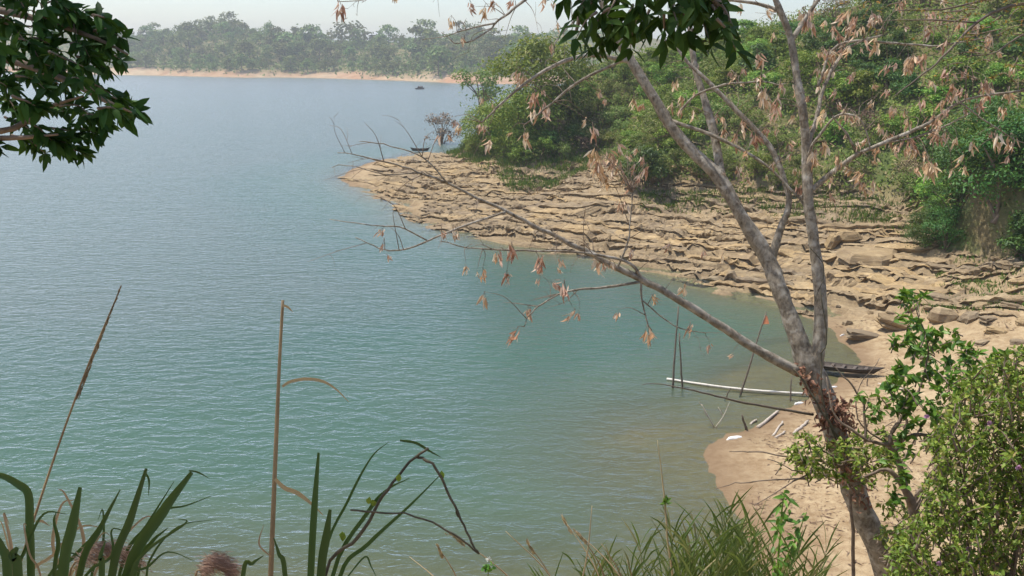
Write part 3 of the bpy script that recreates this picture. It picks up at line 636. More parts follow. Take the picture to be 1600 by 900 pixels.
# scrub of the hillside: dart throwing, nearest to the shelf first
tx = rng.uniform(-20, 75, 14000); ty = rng.uniform(36, 150, 14000)
h_, rk_, hd_, ds_, _ = land(tx, ty, False)
sel = np.nonzero(hd_ > 0.25)[0]
sel = sel[np.argsort(hd_[sel] * 0.5 + rng.uniform(0, 18, len(sel)))]
pts = []; 
tipx = g2(716, 236, 2.6)[0]
for i in sel:
    if len(pts) >= 290: break
    px, py, dz = project((tx[i], ty[i], h_[i] + 1.5))
    if dz < 20 or px < 690 or px > 1680 or py < -60: continue
    edge = hd_[i] < 2.2
    bkx = g2(1512, 396, 3.2)
    if hd_[i] < 1.7 and abs(tx[i] - bkx[0]) < 4 and abs(ty[i] - bkx[1]) < 6: continue
    rad = 1.5 if edge else 2.35
    if any((tx[i] - a) ** 2 + (ty[i] - b) ** 2 < (rad + c_ * 0.0) ** 2 for a, b, c_ in pts): continue
    pts.append((tx[i], ty[i], rad))
    n_ = vnoise(tx[i] * 0.09, ty[i] * 0.09, 91) + rng.normal(0, 0.16)
    dry = 1.0 if (870 < px < 1000 and 90 < py < 230) else 0.0
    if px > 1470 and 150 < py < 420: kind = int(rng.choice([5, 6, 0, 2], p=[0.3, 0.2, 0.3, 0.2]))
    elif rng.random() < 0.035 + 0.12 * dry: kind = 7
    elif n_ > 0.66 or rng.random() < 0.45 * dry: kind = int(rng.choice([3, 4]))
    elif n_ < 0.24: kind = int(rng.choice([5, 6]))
    else: kind = int(rng.choice([0, 1, 2]))
    s = rng.uniform(1.6, 2.8) if edge else rng.uniform(2.0, 3.7)
    if px < 760: s *= 0.75
    lab = {0: ('green leafy shrub in the thicket covering the hillside', 'green shrubs covering the hillside'), 3: ('dry olive brown shrub in the hillside thicket', 'olive shrubs on the hillside'),
           5: ('dark green shaded shrub in the hillside thicket', 'dark shrubs on the hillside'), 7: ('leafless brown dead shrub amid the green hillside thicket', 'dead shrubs on the hillside')}[{0: 0, 1: 0, 2: 0, 3: 3, 4: 3, 5: 5, 6: 5, 7: 7}[kind]]  # dark kinds simply have darker green leaves
    zone = 'on the point' if px < 900 else 'above the earth bank at the right' if px > 1450 and py > 120 else 'at the top of the sandstone shelf' if edge else 'high up near the top edge' if py < 90 else 'behind the forked tree'
    put_bush(kind, tx[i], ty[i], s, lab[0].replace('hillside thicket', 'thicket').replace('thicket covering the hillside', 'thicket') + ' ' + zone, lab[1] + ' ' + zone, z=h_[i], sz=rng.uniform(0.65, 1.0))
def at_px(kind, px, py, top, label, zg=None, name='shrub', cat='shrub', grow=1.0):
    """a shrub whose foot shows at px,py and whose top reaches pixel row `top`"""
    q = hit(px, py) if zg is None else G(px, py, zg)
    s = (py - top) * ((q - CAM) @ fwd) / FPX
    return put_bush(kind, q[0], q[1], s * grow, label, None, name, cat, z=q[2])
at_px(9, 835, 200, 56, 'tall bright green tree standing highest on the point', name='small_tree', cat='tree')
at_px(9, 806, 238, 135, 'dense tall shrub above the grassy edge of the point')
at_px(7, 690, 224, 176, 'grey brown dead bush alone on the tip of the point')
at_px(9, 768, 240, 160, 'bright green shrub at the water end of the thicket on the point')
at_px(4, 752, 168, 98, 'thin dark tree leaning over the water behind the point', zg=6, name='small_tree', cat='tree')
at_px(5, 1010, 292, 225, 'dark shrub overhanging the top of the sandstone shelf')
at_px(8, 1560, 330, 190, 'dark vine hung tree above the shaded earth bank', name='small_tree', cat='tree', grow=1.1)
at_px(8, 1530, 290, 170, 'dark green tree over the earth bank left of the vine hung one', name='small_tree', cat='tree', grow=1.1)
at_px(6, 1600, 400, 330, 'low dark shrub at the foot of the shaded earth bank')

for j, (ox, oy, kd) in enumerate([(-1.2, 2.4, 8), (-0.6, 0.9, 8), (0.8, 0.4, 9), (2.2, 0.6, 8), (3.6, 0.8, 5), (0.2, 2.4, 8), (1.6, 1.8, 8)]):
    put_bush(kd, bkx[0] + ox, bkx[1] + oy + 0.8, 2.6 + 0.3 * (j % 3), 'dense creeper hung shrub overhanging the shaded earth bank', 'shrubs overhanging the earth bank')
# undergrowth between the shrubs, grass above the shelf
gxs = rng.uniform(-18, 72, 230000); gys = rng.uniform(38, 135, 230000)
h_, rk_, hd_, ds_, _ = land(gxs, gys, False)
bkx = g2(1512, 396, 3.2); k = np.nonzero((hd_ > 0.4) & (hd_ < 50) & ~((hd_ < 1.5) & (np.abs(gxs - bkx[0]) < 4) & (np.abs(gys - bkx[1]) < 6)))[0][:85000]
pp = np.stack([gxs[k], gys[k], h_[k] + rng.uniform(0, 1.0, len(k)) ** 1.3 * (0.5 + 1.6 * fbm(gxs[k] * 0.35, gys[k] * 0.35, 98))], 1)
q = MB(); kites(q, pp, nrm(rdir(len(k)) + np.array([0, -0.2, 0.1])), nrm(rdir(len(k)) * 0.6 + np.array([-0.2, -0.3, 0.8])), rng.uniform(0.22, 0.5, len(k)), rng.uniform(0.14, 0.26, len(k)))
M['scrub'] = leaf_mat('scrub_leaf', [(0, (0.08, 0.13, 0.03)), (0.35, (0.16, 0.25, 0.04)), (0.75, (0.27, 0.33, 0.07)), (0.9, (0.36, 0.33, 0.12)), (1, (0.46, 0.37, 0.20))], 0.3, 0.6, 0.2, 0.0)
tag(q.obj('undergrowth', M['scrub']), 'low green undergrowth between the shrubs of the hillside', 'undergrowth', None, 'stuff')
def grass_patch(poly, n, hmin, hmax, name, label, mat):
    bx = np.array(poly); gx_ = rng.uniform(bx[:, 0].min(), bx[:, 0].max(), n); gy_ = rng.uniform(bx[:, 1].min(), bx[:, 1].max(), n)
    k = inside(bx, gx_, gy_); gx_, gy_ = gx_[k], gy_[k]
    dens = fbm(gx_ * 0.4, gy_ * 0.4, 95) + rng.uniform(-0.12, 0.12, len(gx_)); kk = dens > 0.36; gx_, gy_ = gx_[kk], gy_[kk]
    h_ = land(gx_, gy_)[0]; m_ = len(gx_)
    q = MB(); kites(q, np.stack([gx_, gy_, h_ - 0.02], 1), nrm(np.stack([rng.normal(0, 0.4, m_), rng.normal(0, 0.4, m_), np.ones(m_)], 1)), rdir(m_), rng.uniform(hmin, hmax, m_), rng.uniform(0.04, 0.10, m_))
    tag(q.obj(name, mat), label, 'grass', None, 'stuff')
grass_patch([g2(695, 240, 2.2), g2(760, 268, 2.8), g2(800, 288, 2.6), g2(860, 285, 3), g2(930, 262, 4), g2(960, 232, 5), g2(900, 228, 5), g2(820, 245, 4), g2(720, 225, 3)], 40000, 0.35, 1.0, 'grass',
            'green grass along the upper edge of the point', M['shore_grass'])
grass_patch([g2(1000, 300, 4), g2(1250, 318, 4.2), g2(1440, 350, 4), g2(1440, 325, 4.4), g2(1250, 298, 4.4), g2(1000, 284, 4.4)], 22000, 0.25, 0.7, 'grass',
            'grass and weeds under the thicket at the top of the shelf', M['shore_grass'])
grass_patch([g2(690, 246, 2.0), g2(800, 300, 2.4), g2(900, 300, 3), g2(1000, 315, 3.6), g2(1250, 335, 3.9), g2(1440, 362, 3.6), g2(1440, 330, 4.4), g2(1250, 300, 4.4), g2(1000, 286, 4.4), g2(940, 240, 4.6), g2(830, 262, 3.5), g2(720, 232, 2.8)], 30000, 0.15, 0.5, 'dry_grass',
            'dry straw coloured grass fringing the top of the sandstone shelf', M['straw'])
grass_patch([g2(1440, 470, 2), g2(1600, 470, 3), g2(1640, 400, 4), g2(1470, 400, 3)], 5000, 0.12, 0.35, 'grass', 'sparse weeds among the loose blocks on the bank', M['shore_grass'])

# ------------------------------------------------------------------ far shore: trees, house, boat
FAR = []
for k in range(6):
    q, cen = crown(400 + k, 420, [0.42, 0.5, 0.36, 0.55, 0.45, 0.4][k], 1.0, 0.13, 0.65, 11, 0.12, 0.22)
    q2 = MB(); tube(q2, *smooth_path([(0, 0, -0.15), (0.02, 0, 0.3), (0, 0.02, 0.7)], [0.03, 0.025, 0.01], 3), 5, 0)
    FAR.append((q.mesh('crown', M['far_leaf']), q2.mesh('trunk', M['twig'])))
fpts = []
cx = rng.uniform(-520, 90, 9000); cyy = rng.uniform(600, 1150, 9000)
hF, _, _, _, fonF = land(cx, cyy, False); dF = dist_poly(F, cx, cyy)
order = np.argsort(dF + rng.uniform(0, 60, len(dF)))
for i in order:
    if len(fpts) >= 290: break
    if not fonF[i] or dF[i] < 15 or dF[i] > 230: continue
    px, py, dz = project((cx[i], cyy[i], hF[i]))
    if px < 120 or px > 830: continue
    if 560 < px < 640 and py > 62 and rng.random() < 0.6: continue
    sp = 6.5 + dF[i] * 0.03
    if any((cx[i] - a) ** 2 + (cyy[i] - b) ** 2 * 0.5 < sp * sp for a, b in fpts): continue
    fpts.append((cx[i], cyy[i]))
    s = float(np.clip(rng.lognormal(2.25, 0.42), 4, 19)) * (0.7 if dF[i] < 45 else 1.0)
    if rng.random() < 0.12: s *= 1.4
    fk = int(rng.integers(6)); o = empty('far_tree', (0, 0, 0)); link('crown', FAR[fk][0], o); link('trunk', FAR[fk][1], o); o.location = (cx[i], cyy[i], hF[i] - 0.3); o.rotation_euler = (0, 0, rng.uniform(0, 6.28)); o.scale = (s * rng.uniform(0.9, 1.3), s * rng.uniform(0.9, 1.3), s)
    wh_ = 'at the waterside foot of the far wood' if dF[i] < 45 else 'on the skyline of the far hill' if dF[i] > 110 else 'halfway up the far wooded hill'
    sd2 = 'towards the leafy corner' if px < 330 else 'near the white roofed house' if px < 430 else 'towards the rocky point' if px > 620 else 'in the middle stretch'
    bg_ = 'tall hazy' if s > 13 else 'small hazy' if s < 8 else 'hazy green'
    tag(o, bg_ + ' tree ' + wh_ + ' ' + sd2, 'tree', bg_ + ' far shore trees ' + wh_ + ' ' + sd2)
k = np.nonzero(fonF & (dF > 13) & (dF < 240))[0]
q = MB(); n_ = 26000; kk = rng.choice(k, n_); pp = np.stack([cx[kk] + rng.normal(0, 6, n_), cyy[kk] + rng.normal(0, 6, n_), hF[kk] * 0], 1)
pp[:, 2] = land(pp[:, 0], pp[:, 1], False)[0] + rng.uniform(0, 4, n_)
kites(q, pp, nrm(rdir(n_) + np.array([0, 0, 0.2])), nrm(rdir(n_) + np.array([0, -0.5, 0.6])), rng.uniform(1.5, 3.2, n_), rng.uniform(1.0, 2.0, n_))
tag(q.obj('undergrowth', M['far_leaf']), 'hazy scrub between the trees on the far shore', 'undergrowth', None, 'stuff')
def box(mb, c_, s, mat=0):
    c_ = np.array(c_, float); s = np.array(s, float) / 2
    v = np.array([[x, y, z] for x in (-1, 1) for y in (-1, 1) for z in (-1, 1)]) * s + c_
    mb.add(v, [[0, 1, 3, 2], [4, 6, 7, 5], [0, 4, 5, 1], [2, 3, 7, 6], [0, 2, 6, 4], [1, 5, 7, 3]], mat)
def house(px, py, dist, w, label):
    q = P(px, py, dist); z = hgt(q[0], q[1])
    r = empty('far_house', (q[0], q[1], q[2]), label, 'house')
    m_ = MB(); box(m_, (0, 0, -1.2), (w, 6, 4.2 + 0)); box(m_, (0, 0, -5.5), (w * 1.0, 5.8, 4.4)); m_.obj('wall', M['wallp'], r, False)
    m_ = MB(); v = [(-w / 2 - 1, -4, 0.9), (w / 2 + 1, -4, 0.9), (w / 2 + 1, 0, 2.9), (-w / 2 - 1, 0, 2.9), (-w / 2 - 1, 4, 0.9), (w / 2 + 1, 4, 0.9)]
    v = np.array(v); v2 = v + np.array([0, 0, 0.25])
    m_.add(np.vstack([v, v2]), [[0, 1, 2, 3], [3, 2, 5, 4], [6, 9, 8, 7], [9, 10, 11, 8], [0, 6, 7, 1], [4, 5, 11, 10], [0, 3, 9, 6], [3, 4, 10, 9], [1, 7, 8, 2], [2, 8, 11, 5]]); m_.obj('roof', M['roof'], r, False)
    m_ = MB(); box(m_, (-w * 0.2, -3.02, -1.2), (1.6, 0.1, 2.6)); m_.obj('door', M['pole'], r, False)
    m_ = MB(); box(m_, (w * 0.2, -3.02, -0.6), (1.6, 0.1, 1.3)); m_.obj('window', M['pole'], r, False)
house(337, 51, 905, 11, 'white roofed house among trees on the far hill')
house(583, 56, 860, 8, 'small pale house between trees on the far hill')

def boat(name, label, a, b, width, depth_, canopy=False):
    a = np.array(a, float); b = np.array(b, float); c0 = (a + b) / 2; L = np.linalg.norm(b - a)
    r = empty(name, c0, label, 'boat'); dx = (b - a) / L
    r.rotation_euler = Vector(dx).to_track_quat('X', 'Z').to_euler()
    t = np.linspace(-1, 1, 27); hw = width / 2 * (1 - np.abs(t) ** 2.6) + 0.015; sh = 0.55 * depth_ * np.abs(t) ** 3.0
    prof = [(1.0, 1.0), (0.92, 0.55), (0.62, 0.12), (0.0, 0.0), (-0.62, 0.12), (-0.92, 0.55), (-1.0, 1.0)]
    def skin(inset, zoff, flip):
        v = []
        for i in range(len(t)):
            for py_, pz in prof:
                v.append((t[i] * (L / 2 - inset * 2 - (1 - pz) * 0.11 * L * abs(t[i]) ** 5), py_ * max(hw[i] - inset, 0.005), sh[i] * (0.35 + 0.65 * pz) + pz * depth_ + (zoff if pz < 0.5 else zoff * 0.2)))
        n = len(prof); i, j = np.meshgrid(np.arange(len(t) - 1), np.arange(n - 1), indexing='ij'); a_ = i * n + j
        f = np.stack([a_, a_ + 1, a_ + n + 1, a_ + n], -1).reshape(-1, 4)
        return np.array(v), f[:, ::-1] if flip else f
    q = MB(); q.add(*skin(0, 0, False)); hull = q.obj('hull', M['boatwood'], r)
    q = MB(); q.add(*skin(0.03, 0.05, True)); q.obj('lining', M['boatin'], r)
    for s in (-1, 1):
        q = MB(); p = np.stack([t * L / 2, s * hw, sh + depth_], 1); tube(q, p, np.full(len(t), 0.025), 6); q.obj('gunwale', M['boatwood'], hull)
    for x in np.linspace(-0.62, 0.62, 6):
        w_ = width * (1 - abs(x) ** 2.6) - 0.02
        q = MB(); box(q, (x * L / 2, 0, depth_ * 0.86 + 0.55 * depth_ * abs(x) ** 3), (0.14, w_, 0.03)); q.obj('thwart', M['boatin'], r, False)
    if canopy:
        q = MB(); tt = np.linspace(0, math.pi, 9); v = []
        for x in (-0.3 * L / 2, 0.45 * L / 2):
            for k_ in (1.0, 0.94): v += [(x, math.cos(g_) * width * 0.5 * k_, depth_ + math.sin(g_) * width * 0.75 * k_) for g_ in tt]
        f = []
        for j in range(8): f += [[j, j + 1, 18 + j + 1, 18 + j], [9 + j + 1, 9 + j, 27 + j, 27 + j + 1], [j + 1, j, 9 + j, 9 + j + 1], [18 + j, 19 + j, 28 + j, 27 + j]]
        q.add(v, f); q.obj('canopy', M['boatin'], r)
    return r
qa = G(1240, 571, 0.02); qb = hit(1381, 588); qb[2] += 0.02
boat('wooden_canoe', 'dark narrow wooden canoe drawn up on the cove sand behind the trunk', qa, qb, 0.72, 0.26)
qa = G(672, 236, 0.15); qb = G(641, 236, 0.05)
boat('wooden_canoe', 'small dark canoe moored behind the tip of the point', qa, qb, 0.9, 0.4)
qa = G(648, 140, -0.1); qb = G(664, 139.6, -0.1)
boat('motor_boat', 'tiny dark boat with a low canopy far out on the lake', qa, qb, 1.5, 0.6, True)

# ------------------------------------------------------------------ foreground forked tree with withered leaves
def limb_pts(spec):
    """[(px, py, width px, depth m)] -> points, radii"""
    return np.array([P(a, b, d) for a, b, w, d in spec]), np.array([0.73 * w * d / FPX / 2 for a, b, w, d in spec])
base = P(1440, 985, 8.0); base[2] = hgt(base[0], base[1]) - 0.2
tree = empty('forked_tree', base, 'slender grey forked tree with withered tan leaves in front of the bay', 'tree')
LIMBS = []; LOBJ = []
def limb(spec, name='branch', n=9, rough=0.12, sub=5, mat='bark', store=True, wob=0.0):
    p, r = limb_pts(spec)
    p, r = smooth_path(p, r, sub)
    if wob:
        k = len(p); p = p + np.stack([fbm(np.arange(k) * 0.45, np.full(k, i * 7.3 + len(LIMBS)), 60 + i) - 0.5 for i in range(3)], 1) * wob * np.linspace(0.2, 1, k)[:, None]
    q = MB(); tube(q, p - base, r, n, 0, rough, len(LIMBS) + 1); ob = q.obj(name, M[mat], tree)
    if store: LIMBS.append((p, r)); LOBJ.append(ob)
    return p, r
# trunk
tp_, tr_ = limb_pts([(1395, 925, 56, 8), (1347, 800, 52, 8), (1312, 700, 50, 8), (1286, 620, 50, 8), (1264, 572, 52, 8), (1249, 535, 40, 8), (1236, 500, 36, 8.02), (1217, 450, 34, 8.05), (1198, 402, 36, 8.1),
                     (1160, 340, 29, 8.1), (1122, 276, 28, 8.15), (1085, 240, 25, 8.2), (1050, 200, 25, 8.2), (1026, 160, 22, 8.2), (992, 105, 20, 8.2), (965, 60, 18, 8.2), (940, 0, 16, 8.2), (915, -70, 12, 8.2)])
tp_ = np.vstack([base, tp_]); tr_ = np.concatenate([[0.21], tr_])
p, r = smooth_path(tp_, tr_, 6); q = MB(); tube(q, p - base, r, 14, 0, 0.14, 3); LOBJ.append(q.obj('trunk', M['bark'], tree)); LIMBS.append((p[30:], r[30:]))
limb([(1275, 600, 34, 8), (1274, 570, 32, 7.97), (1282, 520, 28, 7.95), (1281, 450, 25, 7.9), (1272, 380, 23, 7.9), (1263, 310, 22, 7.85), (1260, 240, 20, 7.85), (1255, 180, 19, 7.8), (1245, 120, 17, 7.8), (1235, 60, 15, 7.8), (1216, 10, 13, 7.75), (1192, -50, 10, 7.7)], n=12)
limb([(1250, 582, 24, 8), (1190, 551, 20, 7.95), (1120, 506, 18, 7.9), (1060, 469, 16.5, 7.85), (1000, 436, 15, 7.8), (940, 405, 12, 7.75), (880, 375, 10, 7.7), (820, 346, 8.5, 7.65), (760, 316, 7, 7.6), (690, 282, 5.5, 7.5), (640, 264, 4.2, 7.45), (590, 250, 3, 7.4), (524, 236, 1.6, 7.35)], wob=0.06)
limb([(1204, 408, 20, 8.1), (1220, 356, 15, 8.05), (1232, 325, 13, 8.0), (1228, 290, 12, 8.0), (1202, 228, 11, 8.05), (1150, 172, 10, 8.1), (1105, 126, 9, 8.15), (1070, 92, 7, 8.2), (1040, 40, 5, 8.2), (1020, -30, 3, 8.2)])
limb([(1128, 282, 20, 8.15), (1116, 212, 18, 8.2), (1102, 160, 16, 8.25), (1087, 110, 14, 8.3), (1080, 60, 12, 8.3), (1072, -20, 9, 8.3)])
limb([(1252, 312, 14, 7.88), (1300, 270, 11, 7.8), (1340, 241, 9.5, 7.7), (1400, 216, 8.5, 7.6), (1450, 192, 7.5, 7.5), (1500, 160, 6, 7.4), (1560, 146, 5, 7.3), (1640, 140, 4, 7.2)], wob=0.05)
limb([(1262, 232, 11, 7.85), (1274, 190, 9, 7.9), (1290, 130, 8, 8.0), (1312, 92, 7, 8.0), (1335, 68, 5, 8.0), (1380, 55, 3.5, 8.0)], wob=0.06)
limb([(1238, 62, 11, 7.8), (1258, 30, 9, 7.8), (1285, -10, 7, 7.8)])
limb([(1222, 18, 9, 7.76), (1180, 5, 7, 7.8), (1120, -4, 5, 7.8), (1060, -30, 3, 7.8)])
limb([(1048, 188, 9, 8.2), (1120, 214, 7.5, 8.1), (1180, 246, 6, 8.0), (1228, 288, 5, 7.95), (1262, 330, 3, 7.9)], wob=0.04)
limb([(985, 96, 10, 8.2), (920, 86, 9, 8.1), (862, 105, 8, 8.0), (815, 135, 6.5, 7.95), (780, 165, 5, 7.9), (752, 192, 3, 7.9)], wob=0.03)
limb([(978, 92, 7, 8.2), (900, 130, 5.5, 8.2), (858, 165, 4.5, 8.2), (820, 195, 3, 8.2)], wob=0.05)
limb([(1060, 178, 6, 8.2), (1085, 150, 5, 8.0), (1130, 132, 4.5, 7.8), (1190, 128, 3.5, 7.7), (1225, 132, 2, 7.6)], wob=0.05)
limb([(1262, 250, 8, 7.85), (1272, 222, 6, 7.7), (1310, 180, 5, 7.6), (1345, 190, 4, 7.5), (1360, 235, 3, 7.5)], wob=0.05)
limb([(1278, 135, 6, 8.0), (1310, 70, 6, 8.1), (1400, 68, 5, 8.2), (1470, 72, 4, 8.2), (1540, 60, 2.5, 8.2)], wob=0.07)
limb([(1340, 240, 6, 7.7), (1320, 205, 4.5, 7.65), (1300, 182, 3, 7.6)], wob=0.05)
limb([(1500, 160, 4, 7.4), (1540, 190, 3, 7.4), (1600, 225, 2, 7.4)], wob=0.05)
limb([(1385, 222, 5, 7.62), (1430, 215, 4, 7.55), (1490, 190, 3, 7.5), (1530, 165, 2, 7.5)], wob=0.06)
# lower branch: side twigs
limb([(1004, 438, 8, 7.8), (990, 416, 7, 7.75), (960, 404, 6, 7.7), (900, 394, 5, 7.6), (820, 391, 4, 7.5), (740, 388, 3, 7.4), (690, 378, 2, 7.4)], wob=0.05)
limb([(1002, 440, 7, 7.8), (940, 450, 5.5, 7.7), (895, 454, 4.5, 7.65), (860, 468, 3.6, 7.6), (832, 488, 2.8, 7.6), (818, 512, 1.8, 7.6)], wob=0.05)
limb([(790, 331, 5, 7.62), (735, 350, 5, 7.5), (690, 367, 4.5, 7.45), (640, 388, 3.6, 7.4), (600, 390, 2.6, 7.4), (555, 372, 1.6, 7.4)], wob=0.04)
limb([(668, 376, 3.5, 7.43), (625, 355, 3, 7.4), (580, 352, 2.2, 7.4), (515, 342, 1.4, 7.4)], wob=0.04)
limb([(700, 287, 4, 7.5), (660, 245, 3, 7.45), (610, 228, 2.4, 7.4), (560, 222, 1.6, 7.4)], wob=0.05)
limb([(660, 270, 3.2, 7.45), (600, 272, 2.4, 7.4), (550, 258, 1.8, 7.4), (518, 262, 1.2, 7.4)], wob=0.05)
limb([(1002, 438, 5, 7.8), (1003, 470, 4, 7.8), (1012, 505, 3, 7.8), (1016, 520, 2, 7.8)], wob=0.03)
limb([(965, 418, 5, 7.75), (980, 380, 4, 7.7), (985, 345, 3, 7.7), (988, 300, 1.6, 7.7)], wob=0.05)
limb([(1005, 470, 3.5, 7.8), (1040, 500, 3, 7.8), (1070, 515, 2, 7.8), (1100, 520, 1.4, 7.8)], wob=0.04)
limb([(1270, 648, 6, 7.95), (1180, 633, 5, 7.7), (1120, 619, 4, 7.5), (1060, 606, 2.6, 7.3), (1000, 598, 1.4, 7.2)], wob=0.06, mat='pole', store=False)
# top left twigs that hang in from a limb above the picture
limb([(935, -20, 9, 8.2), (870, -25, 7, 8.1), (820, 0, 6, 8.0), (790, 25, 5, 7.9), (768, 42, 4.2, 7.9), (740, 62, 3.4, 7.8), (716, 68, 2.4, 7.8), (690, 50, 1.5, 7.8)], wob=0.05)
limb([(775, 36, 4, 7.9), (735, 45, 3, 7.8), (700, 55, 2, 7.8), (660, 62, 1.3, 7.8)], wob=0.05)
limb([(880, -25, 6, 8.1), (780, -15, 4.5, 8.0), (680, -12, 3.4, 7.9), (600, -5, 2.4, 7.8), (530, 4, 1.6, 7.8)], wob=0.07)
limb([(930, -8, 5, 8.2), (900, 30, 4, 8.1), (870, 62, 3, 8.0), (862, 90, 2, 8.0)], wob=0.05)

AP = np.vstack([p for p, r in LIMBS]); AR = np.concatenate([r for p, r in LIMBS]); AI = np.concatenate([np.full(len(p), k) for k, (p, r) in enumerate(LIMBS)])
CL = [(600, 385), (605, 408), (598, 368), (690, 370), (712, 369), (728, 425), (755, 430), (746, 434), (757, 470), (780, 402), (775, 405), (800, 392), (846, 428), (845, 412), (844, 442), (875, 413), (870, 428), (862, 450), (882, 452),
      (825, 492), (808, 524), (895, 495), (905, 499), (935, 413), (955, 420), (945, 420), (966, 498), (1020, 473), (1018, 527), (1070, 455), (1078, 516), (1108, 546), (1145, 562), (793, 435), (1012, 522),
      (1045, 390), (1100, 402), (1130, 408), (985, 400), (975, 320), (530, 14), (615, 4), (622, -4), (705, 38), (722, 68), (735, 12), (758, 20), (770, 10), (800, 8), (850, 6), (862, 12), (870, 45), (862, 78),
      (808, 118), (816, 126), (835, 155), (850, 146), (752, 160), (756, 205), (766, 226), (750, 202), (820, 216), (800, 215), (770, 172), (832, 182), (848, 170), (856, 178), (710, 196), (717, 205), (701, 220), (688, 214),
      (935, 150), (945, 164), (916, 194), (926, 206), (990, 165), (1005, 170), (1050, 170), (1062, 180), (1085, 182), (925, 255), (935, 270), (950, 246), (960, 260), (970, 272), (980, 250), (990, 266), (996, 240), (1000, 282), (945, 286),
      (930, 240), (985, 292), (965, 236), (955, 282), (1006, 255), (1010, 268), (940, 258), (975, 285), (1085, 150), (1055, 135), (1092, 116), (1130, 190), (1105, 165), (1066, 160), (1140, 120), (1150, 126), (1160, 116), (1120, 186),
      (1180, 140), (1190, 155), (1200, 160), (1210, 170), (1186, 166), (1196, 146), (1216, 176), (1220, 136), (1240, 140), (1240, 190), (1180, 218), (1165, 250), (1215, 210), (1235, 250), (1240, 272), (1246, 290), (1235, 230), (1260, 160),
      (1280, 135), (1286, 156), (1275, 200), (1290, 180), (1270, 246), (1290, 230), (1310, 250), (1320, 182), (1330, 186), (1340, 190), (1355, 226), (1345, 290), (1352, 302), (1345, 278), (1295, 306), (1260, 35), (1266, 25), (1272, 14),
      (1290, 40), (1300, 50), (1310, 62), (1320, 75), (1345, 50), (1338, 56), (1360, 40), (1372, 36), (1285, 85), (1296, 92), (1345, 80), (1370, 76), (1386, 110), (1400, 106), (1430, 96), (1440, 94), (1365, 140), (1395, 220), (1400, 236),
      (1410, 230), (1416, 242), (1430, 240), (1420, 196), (1460, 190), (1470, 196), (1465, 206), (1480, 180), (1506, 180), (1500, 146), (1490, 140), (1450, 260), (1456, 266), (1480, 216), (1520, 230), (1555, 220), (1548, 214), (1460, 216),
      (1320, 30), (1330, 20), (1450, 26), (1460, 36), (1480, 30), (1500, 40), (1510, 36), (1575, 150), (1590, 165), (1535, 160), (1300, 285), (1325, 268), (1365, 255), (1255, 205), (1250, 300), (1380, 205), (1300, 110), (1308, 150), (1336, 120)]
for _ in range(105):
    CL.append((rng.uniform(1130, 1590), rng.uniform(5, 300)))
CL = [c_ for c_ in CL if not (c_[0] > 1380 and c_[1] > 275)]
def cluster_mesh(seed, n):
    global rng
    keep = rng; rng = np.random.default_rng(seed); q = MB()
    k = np.arange(n); a = rng.uniform(0, 6.283, n); sp = rng.uniform(0.05, 0.7, n)
    d = np.stack([np.cos(a) * sp, np.sin(a) * sp, -np.ones(n)], 1)
    pos = np.stack([rng.normal(0, 0.014, n), rng.normal(0, 0.014, n), rng.uniform(-0.05, 0.015, n)], 1)
    leaves(q, pos, d, rdir(n), rng.uniform(0.055, 0.115, n), rng.uniform(0.012, 0.03, n), 0, droop=rng.uniform(-0.45, 0.45, (n, 1)), fold=rng.uniform(0.1, 0.7, (n, 1)))
    for i in range(3): tube(q, np.array([[0, 0, 0.03], pos[i]]), [0.0016, 0.001], 4, 1)
    rng = keep
    return q.mesh('dry_leaf_cluster', [M['dry_leaf'], M['twig']])
CLM = [cluster_mesh(500 + k, [5, 6, 7, 8, 9, 11, 13][k % 7]) for k in range(14)]
tw = MB()
def twig(a, b, r0_=0.0035, r1_=0.0013, sag=0.06):
    L = np.linalg.norm(b - a); mid = (a + b) / 2 + rng.normal(0, 0.08 * L + 1e-3, 3) + np.array([0, 0, sag * L])
    p, r = smooth_path([a, mid, b], [r0_, (r0_ + r1_) / 2, r1_], 4); tube(tw, p - base, r, 4); return p
def nearest(pt):
    d = np.linalg.norm(AP - pt, axis=1) + AR * 1.0; i = int(np.argmin(d)); return AP[i], AR[i]
for j, (px, py) in enumerate(CL):
    dpt = 7.9; q0 = P(px, py - 9, dpt)
    # depth of the limb that shows nearest in the picture
    X, Y, Z = project(AP); i = int(np.argmin((X - px) ** 2 + (Y - py) ** 2 * 1.3 + np.where(Y > py + 6, 900, 0)))
    dpt = Z[i] + rng.uniform(-0.25, 0.25); q0 = P(px, py - 9, dpt)
    twig(AP[i], q0 + np.array([0, 0, 0.03]), 0.004, 0.0015, 0.12)
    o = link('dry_leaf_cluster', CLM[j % len(CLM)], LOBJ[AI[i]]); o.location = q0 - base
    s = float(np.clip(rng.lognormal(-0.1, 0.3), 0.5, 1.35)); o.scale = (s, s, s); o.rotation_euler = (R(rng.normal(0, 14)), R(rng.normal(0, 14)), rng.uniform(0, 6.28))
# bare twigs along the limbs
for p, r in LIMBS:
    Ls = np.linalg.norm(np.diff(p, axis=0), axis=1).sum()
    for _ in range(int(Ls * (3.2 if r.max() < 0.06 else 1.2))):
        i = int(rng.integers(len(p) // 4, len(p))); 
        t = nrm(p[min(i + 1, len(p) - 1)] - p[i - 1]); d = nrm(t * 0.7 + rdir(1)[0] * 0.9 + np.array([0, 0, 0.15]))
        L = rng.uniform(0.12, 0.55); e = p[i] + d * L
        c_ = twig(p[i], e, min(0.0045, r[i] * 0.7), 0.0012, 0.1)
        for _ in range(int(rng.integers(0, 4))):
            k = int(rng.integers(2, len(c_))); twig(c_[k], c_[k] + nrm(d * 0.6 + rdir(1)[0]) * L * rng.uniform(0.2, 0.5), 0.002, 0.0009)
o = tw.obj('twigs', M['twig'], tree); o['kind'] = 'stuff'
